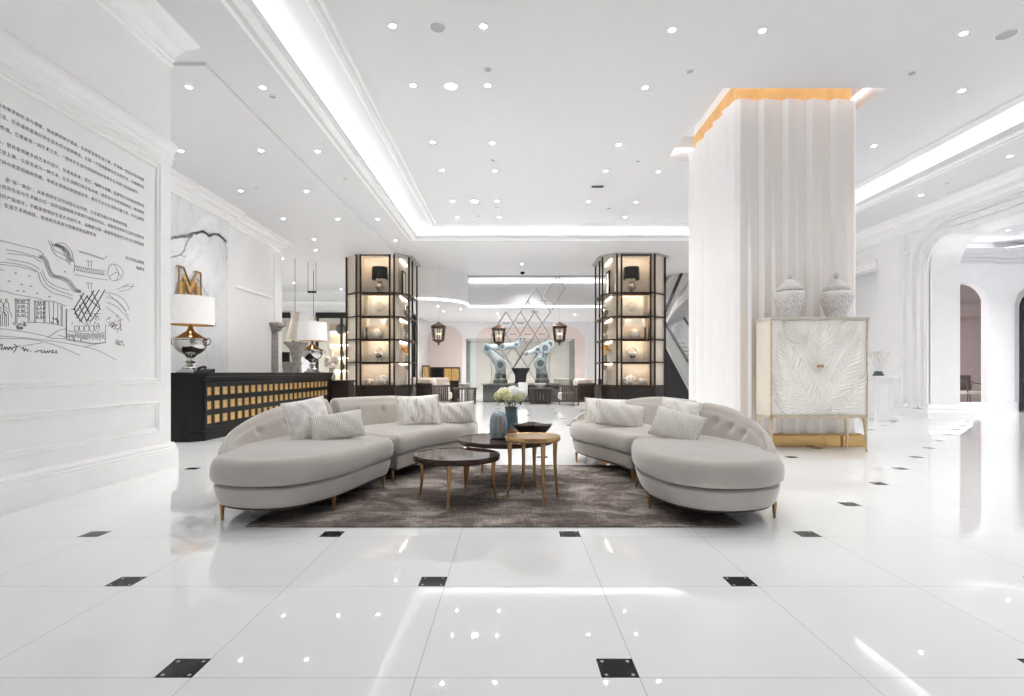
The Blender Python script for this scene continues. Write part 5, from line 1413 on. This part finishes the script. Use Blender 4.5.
for i in range(12):
    x = -8.95 + (i % 6) * .55 + g.uniform(-.08, .08); z = .55 + .65 * (1 + i // 6); h = g.uniform(.22, .42)
    root = thing('vase', f'{["pale", "bronze", "white"][i % 3]} vase, {["first", "second", "third", "fourth", "fifth", "sixth"][i % 6]} on the {["lower", "upper"][i // 6]} lit shop shelf', 'vase', (x, 26.22, z))
    MB().lathe([(0, 0), (.06, 0), (.10, h * .35), (.11, h * .55), (.05, h * .85), (.06, h)], seg=16).build('vase_body', [SHELLM, BRONZE, CORAL][i % 3], root, local=True)
root = thing('round_mirror', 'small round mirror hanging inside the black framed shop', 'mirror', (X(342.5, 24.6), 24.6, 2.3))
c = at(341, 329, 24.6)
m = MB().lathe([(.24, -.02), (.28, 0), (.24, .02), (.24, -.02)], seg=28, cap=False); m.v = [(c[0] + v[0], c[1] + v[2], c[2] + v[1]) for v in m.v]; m.build('frame', GOLDL, root)
m = MB().lathe([(0, -.006), (.245, -.006), (.245, .006), (0, .006)], seg=28); m.v = [(c[0] + v[0], c[1] + v[2], c[2] + v[1]) for v in m.v]; m.build('mirror_glass', CHROME, root)
MB().tube([(c[0], c[1], c[2] + .26), (c[0], c[1], 3.8)], .006, 5).build('cord', IRON, root)

root = thing('stone_pillar', 'grey stone pillar with carved capital at the end of the marble wall', 'pillar', (X(273, 14.3), 14.3, 0)); cx = X(273.5, 14.3)
m = MB(); m.box(cx - .24, 14.05, 0, cx + .24, 14.55, .16); m.box(cx - .19, 14.1, .16, cx + .19, 14.5, .26); m.build('base', STONE, root, bevel=.01)
m = MB()
R = []
for z, r in ((.26, .135), (1.2, .125), (2.2, .115)):
    R.append([(cx + r * (1 - .10 * (k % 2)) * math.cos(2 * PI * k / 32), 14.3 + r * (1 - .10 * (k % 2)) * math.sin(2 * PI * k / 32), z) for k in range(32)])
m.rings(R).build('shaft', STONE, root)
m = MB()
for z0, z1, r in ((2.2, 2.24, .14), (2.24, 2.30, .17), (2.30, 2.34, .21), (2.34, 2.42, .25)): m.box(cx - r, 14.3 - r, z0, cx + r, 14.3 + r, z1)
m.build('capital', STONE, root, bevel=.008)
def hourglass(label, px, d, w, zt, zm, nar):
    cx = X(px, d); root = thing('stone_stand', label, 'stand', (cx, d, 0)); m = MB(); R = []
    for z, r in ((0, w * .9), (.06, w * .9), (zm * .5, nar * 1.3), (zm, nar), (zt - .2, w * .6), (zt - .06, w), (zt, w)): R.append([(cx + sx * r, d + sy * r, z) for sx, sy in ((-1, -1), (1, -1), (1, 1), (-1, 1))])
    m.rings(R).build('stand_body', STONE, root, bevel=.01)
hourglass('tall flared stone stand behind the far counter lamp', 296.5, 15.6, .27, 1.98, 1.45, .10)
hourglass('shorter flared stone stand in front of the taller one', 290, 15.0, .25, 1.37, .95, .09)
def pendant(label, px, y0, y1, d, r, mt, black=False):
    t = at(px, y0, d); b = at(px, y1, d); h = t[2] - b[2]; root = thing('pendant_lamp', label, 'pendant lamp', (t[0], d, b[2]))
    MB().lathe([(r, 0), (r * .97, h * .12), (r * .62, h * .55), (r * .45, h * .8), (r * .5, h), (r * .42, h), (r * .38, h * .8), (r * .55, h * .55), (r * .9, h * .12), (r * .95, 0)], seg=24, cap=False).build('lamp_shade', mt, root, local=True)
    MB().tube([(0, 0, h * .9), (0, 0, ZL - b[2])], .008, 6).build('cable', IRON, root, local=True)
    MB().ball((0, 0, h * .35), r * .3).build('bulb', emit('pendant bulb', (255, 224, 170), 9), root, local=True)
BEAD = mat('beaded shade', (208, 200, 186), .4, .1, var=.14, scale=40, bump=.4, bscale=60)
pendant('beaded drum pendant hanging near the stone pillar', 295, 312, 340, 17.0, .27, BEAD)
pendant('smaller beaded pendant hanging left of the wide shop window', 313.5, 317, 327, 19.0, .20, BEAD)
root = thing('table_lamp', 'small lamp with black drum shade behind the counter by the stone stands', 'lamp', (X(284, 15.8), 15.8, 0)); cx = X(284, 15.8)
MB().lathe([(.17, 1.36), (.16, 1.68), (.155, 1.68), (.165, 1.36), (.17, 1.36)], (cx, 15.8, 0), 24, cap=False).build('lamp_shade', SHADEB, root)
MB().lathe([(0, .9), (.08, .9), (.08, .93), (.03, .96), (.07, 1.08), (.03, 1.2), (.012, 1.3), (.012, 1.4)], (cx, 15.8, 0), 20).build('lamp_base', CHROME, root)
root = thing('console_table', 'dark console table under the small black shaded lamp', 'table', (cx, 15.8, 0))
MB().box(cx - .4, 15.6, .84, cx + .17, 16.0, .9).build('table_top', DBROWN, root)
for x in (-.37, .14):
    for y in (15.63, 15.97): MB().box(cx + x - .02, y - .02, 0, cx + x + .02, y + .02, .84).build('leg', DBROWN, root)
root = thing('wire_chandelier', 'dark linear ceiling fixture hanging in the reception area', 'ceiling lamp', at(313, 292, 17.5))
c1, c2, c3 = at(308, 292, 17.5), at(316, 291.3, 17.5), at(327, 294, 18)
MB().box(c1[0], c1[1] - .05, c1[2] - .03, c2[0], c1[1] + .05, c1[2] + .03).build('bar', BLACKM, root); MB().tube([c1, (c1[0], c1[1], ZL)], .008, 6).build('cable', BLACKM, root); MB().tube([(c2[0], c1[1], c1[2]), (c2[0], c1[1], ZL)], .008, 6).build('cable', BLACKM, root)
root = thing('flower_arrangement', 'vase of cream flowers beside the far counter lamp', 'flowers', (X(331, 14.6), 14.6, 0)); cx = X(332, 14.6)
MB().lathe([(0, .86), (.08, .86), (.1, .98), (.07, 1.15), (.08, 1.2)], (cx, 14.6, 0), 20).build('vase_body', CLEARISH, root)
g = random.Random(3)
for k in range(12): MB().ball((cx + g.uniform(-.2, .2), 14.6 + g.uniform(-.15, .15), 1.28 + g.uniform(-.06, .22)), .065, 9, 6, wob=.1).build('blossom', CREAM, root)
root = thing('display_table', 'dark table carrying the cream flowers beyond the counter', 'table', (X(340, 14.6), 14.6, 0)); cx = X(338, 14.6)
MB().box(cx - .35, 14.35, .80, cx + .4, 14.95, .86).build('table_top', DBROWN, root); MB().box(cx - .3, 14.4, .12, cx + .35, 14.9, .80).build('body', DBROWN, root); MB().box(cx - .25, 14.45, 0, cx + .3, 14.85, .12).build('plinth', BLACKM, root)
# ================================================================== DOWNLIGHTS, CEILING FITTINGS
ORD = ['first', 'second', 'third', 'fourth', 'fifth', 'sixth', 'seventh', 'eighth']
proto_dl = {}
LENS = LAMPLENS
def downlight(px, py, z, label, big=False, power=26.0):
    d = F * (z - H) / (HY - py); x = X(px, d)
    key = big
    if key not in proto_dl:
        root = thing('downlight', label, 'downlight', (x, d, z), 'recessed ceiling downlights')
        r = .036 if not big else .075
        MB().lathe([(r * 1.35, .0), (r * 1.35, -.006), (r * 1.02, -.008), (r, .0)], seg=20, cap=False).build('trim_ring', WHITE, root, local=True)
        MB().lathe([(0, -.004), (r, -.004), (r, -.001), (0, -.001)], seg=20).build('lens', LENS, root, local=True)
        proto_dl[key] = root
    else:
        root = dup(proto_dl[key], (x, d, z), label=label)
    if power:
        ld = proto_l.get(power) or bpy.data.lights.new('downlight_or_fill', 'SPOT')
        proto_l[power] = ld
        ld.energy = power * KL; ld.spot_size = math.radians(105); ld.spot_blend = 1.0; ld.shadow_soft_size = .12; ld.color = (1, .985, .96)
        lo = bpy.data.objects.new('downlight_or_fill', ld); COL.objects.link(lo); lo.location = (x, d, z - .03)
    return root
proto_l = {}
KL = 2.0
rows = [('nearest row of the tray ceiling', ZC, [(392.7, 25.5), (483.4, 25.9), (672, 29.6), (762.3, 30.3), (963.7, 33)]),
        ('second row of the tray ceiling', ZC, [(413, 85), (451, 86, 1), (487.8, 85.3), (645.3, 87.3), (962, 90.3)]),
        ('third row of the tray ceiling', ZC, [(432.7, 142), (492.5, 142.8), (618.8, 144.4), (873.7, 145.7)]),
        ('fourth row of the tray ceiling', ZC, [(442, 170), (495, 170.6), (605.7, 171), (658.4, 171.6)]),
        ('fifth row of the tray ceiling', ZC, [(452.5, 201), (474.7, 201.2, 1), (497, 201), (588.6, 201.5), (636, 202)]),
        ('farthest row of the tray ceiling', ZC, [(457, 217), (499, 217), (625, 217)]),
        ('soffit above the great arch', ZS, [(1010, 156), (921, 195)]),
        ('nearest row of the counter side soffit', ZL, [(188.7, 86.7), (262.7, 87.3, 0, ZS)]),
        ('second row of the counter side soffit', ZL, [(181, 150.7), (261, 150.3), (317.7, 151, 0, ZS)]),
        ('third row of the counter side soffit', ZL, [(240.7, 190.7), (306.7, 191)]),
        ('fourth row of the counter side soffit', ZL, [(283.3, 218.7), (338, 219), (377.8, 219, 0, ZS)]),
        ('fifth row of the counter side soffit', ZL, [(314, 239), (395.7, 240.3, 0, ZS)]),
        ('sixth row of the counter side soffit', ZL, [(282.4, 258.4), (315.7, 250)]),
        ('seventh row of the counter side soffit', ZL, [(294, 283), (341, 289)]),
        ('low ceiling at the far end', 3.65, [(438, 306), (443.5, 311), (461, 309), (498, 314), (549, 313.5), (575, 314)])]
for where, z, L in rows:
    for k, t in enumerate(L):
        big = len(t) > 2 and t[2]; zz = t[3] if len(t) > 3 else z
        downlight(t[0], t[1], zz, f'{"large " if big else ""}recessed downlight, {ORD[k]} from the left, {where}', bool(big), 26.0 if z > 4 else 22.0)
downlight(522, 264, ZS, 'single recessed downlight in the ceiling before the lattice sculpture', False, 14.0)
downlight(1008, 230, 4.66, 'recessed downlight in the ceiling of the room beyond the great arch', False, 60.0)
# unseen fill spots added over and behind the camera, continuing the downlight grid
for i, (x, y) in enumerate([(-1.4, 4.2), (1.4, 4.2), (4.4, 4.4), (7, 4.2), (-1.4, 2.0), (1.4, 2.0), (4.4, 2.0), (7, 2.0), (-1.4, 0), (1.4, 0), (4.4, 0), (7, 0)]):
    ld = bpy.data.lights.new('downlight_or_fill', 'SPOT'); ld.energy = (48 if x > 4 else 22 if y > 3 else 9) * KL; ld.spot_size = math.radians(105); ld.spot_blend = 1.0; ld.shadow_soft_size = .12; ld.color = (1, .985, .96)
    lo = bpy.data.objects.new('downlight_or_fill', ld); COL.objects.link(lo); lo.location = (x, y, ZC - .03)
for (x, y, z, e) in ((-8, 17, 4.7, 40), (-7.5, 21.5, 4.7, 40), (-11, 16, 4.7, 40), (-1, 22.5, 3.6, 25), (2, 22.5, 3.6, 25), (12.5, 8, 4.6, 60), (13.5, 11, 4.6, 60), (12.5, 16.6, 4.5, 45), (5.7, 18.6, 4.7, 60), (-7.5, 25.3, 3.7, 45), (-10, 20, 4.7, 50), (7.2, 17.5, 4.7, 35), (10.1, 15.2, 4.6, 150), (10.3, 17.5, 4.7, 90), (.4, 18.6, 4.7, 30), (-.5, 24.5, 3.6, 40), (2.5, 24.5, 3.6, 40), (-2.5, 25, 3.6, 30), (.5, 17.2, 4.7, 40), (-1.5, 17.2, 4.7, 30), (2.4, 17, 4.7, 30), (.6, 20.0, 4.7, 30)):  # added spots without fittings, brightening the far areas and side rooms
    ld = bpy.data.lights.new('downlight_or_fill', 'SPOT'); ld.energy = e * KL * 2.3; ld.spot_size = math.radians(172 if x in (10.1, 10.3) else 140); ld.spot_blend = 1.0; ld.shadow_soft_size = .15  # widest cones are added only to brighten the passage wall
    lo = bpy.data.objects.new('downlight_or_fill', ld); COL.objects.link(lo); lo.location = (x, y, z)

def fitting(name, label, cat, px, py, z, r):
    d = F * (z - H) / (HY - py); x = X(px, d)
    root = thing(name, label, cat, (x, d, z))
    MB().lathe([(0, -.012), (r * .88, -.012), (r * .9, -.008)], seg=28, cap=False).build('grille', SPOTGREY, root, local=True)
    MB().lathe([(r * .9, -.008), (r * .92, -.014), (r, -.01), (r, -.001), (0, -.001)], seg=28, cap=False).build('rim', WHITE, root, local=True)
fitting('ceiling_speaker', 'round grey ceiling speaker between the two nearest left downlights', 'speaker', 437.7, 26.5, ZC, .10)
fitting('ceiling_speaker', 'round grey ceiling speaker at the right edge of the picture', 'speaker', 1006.5, 34, ZC, .115)
for px, py, z, w in ((487.8, 69, ZC, 'above the second row of tray downlights'), (493, 160, ZC, 'before the fourth row of tray downlights'), (638, 161, ZC, 'left of the draped column'), (911.7, 73, ZC, 'right of the draped column'), (690, 71, ZC, 'just left of the glowing column recess'),
                     (272.7, 96, ZS, 'beside the nearest soffit downlight'), (256, 188, ZL, 'beside the third row of soffit downlights'), (947, 183, ZS, 'on the soffit above the great arch'), (345, 178.5, ZS, 'on the soffit left of the tray'), (497, 207, ZC, 'near the farthest row of tray downlights'), (609, 208, ZC, 'among the farthest tray downlights'), (478, 215.5, ZC, 'between the farthest tray downlights')):
    fitting('smoke_detector', f'small grey ceiling disc {w}', 'ceiling sensor', px, py, z, .05 if py < 200 else .07)
d = F * (ZC - H) / (HY - 186.5); c = (X(597.5, d), d)
root = thing('ceiling_slot', 'short dark slot in the tray ceiling right of the centre', 'ceiling slot', (c[0], c[1], ZC))
MB().box(-.12, -.05, -.008, .12, .05, -.001).build('slot', BLACKM, root, local=True); MB().box(-.14, -.07, -.005, .14, .07, 0.0).build('rim', SPOTGREY, root, local=True)
root = thing('ceiling_camera', 'small black dome camera in the ceiling before the light line', 'camera', at(522.5, 272, 19.5))
z0 = ZS; x0 = X(522.5, 19.5)
root.location = (x0, 19.5, ZS)
MB().lathe([(0, -.10), (.05, -.09), (.08, -.05), (.085, 0)], seg=20, cap=False).build('dome', BLACK, root, local=True)

# ================================================================== WORLD AND CAMERA
w = bpy.data.worlds.new('daylight'); SC.world = w; w.use_nodes = True
w.node_tree.nodes['Background'].inputs['Color'].default_value = (.93, .96, 1.0, 1)
w.node_tree.nodes['Background'].inputs['Strength'].default_value = 0.16
cam = bpy.data.cameras.new('camera'); co = bpy.data.objects.new('camera', cam); COL.objects.link(co)
co.location = (0, 0, H); co.rotation_euler = (PI / 2, 0, 0)
cam.sensor_width = 36.0; cam.lens = F / 1024 * 36.0; cam.shift_y = (HY - 348) / 1024; cam.clip_start = .05; cam.clip_end = 200
SC.camera = co
SC.view_settings.view_transform = 'Standard'; SC.view_settings.look = 'None'; SC.view_settings.gamma = 1; SC.view_settings.use_curve_mapping = False
SC.view_settings.exposure = 0.85
SC.cycles.max_bounces = 16; SC.cycles.diffuse_bounces = 14; SC.cycles.glossy_bounces = 5; SC.cycles.transparent_max_bounces = 12; SC.cycles.transmission_bounces = 6
SC.cycles.sample_clamp_indirect = 6.0; SC.cycles.caustics_reflective = False; SC.cycles.caustics_refractive = False
SC.cycles.use_denoising = True
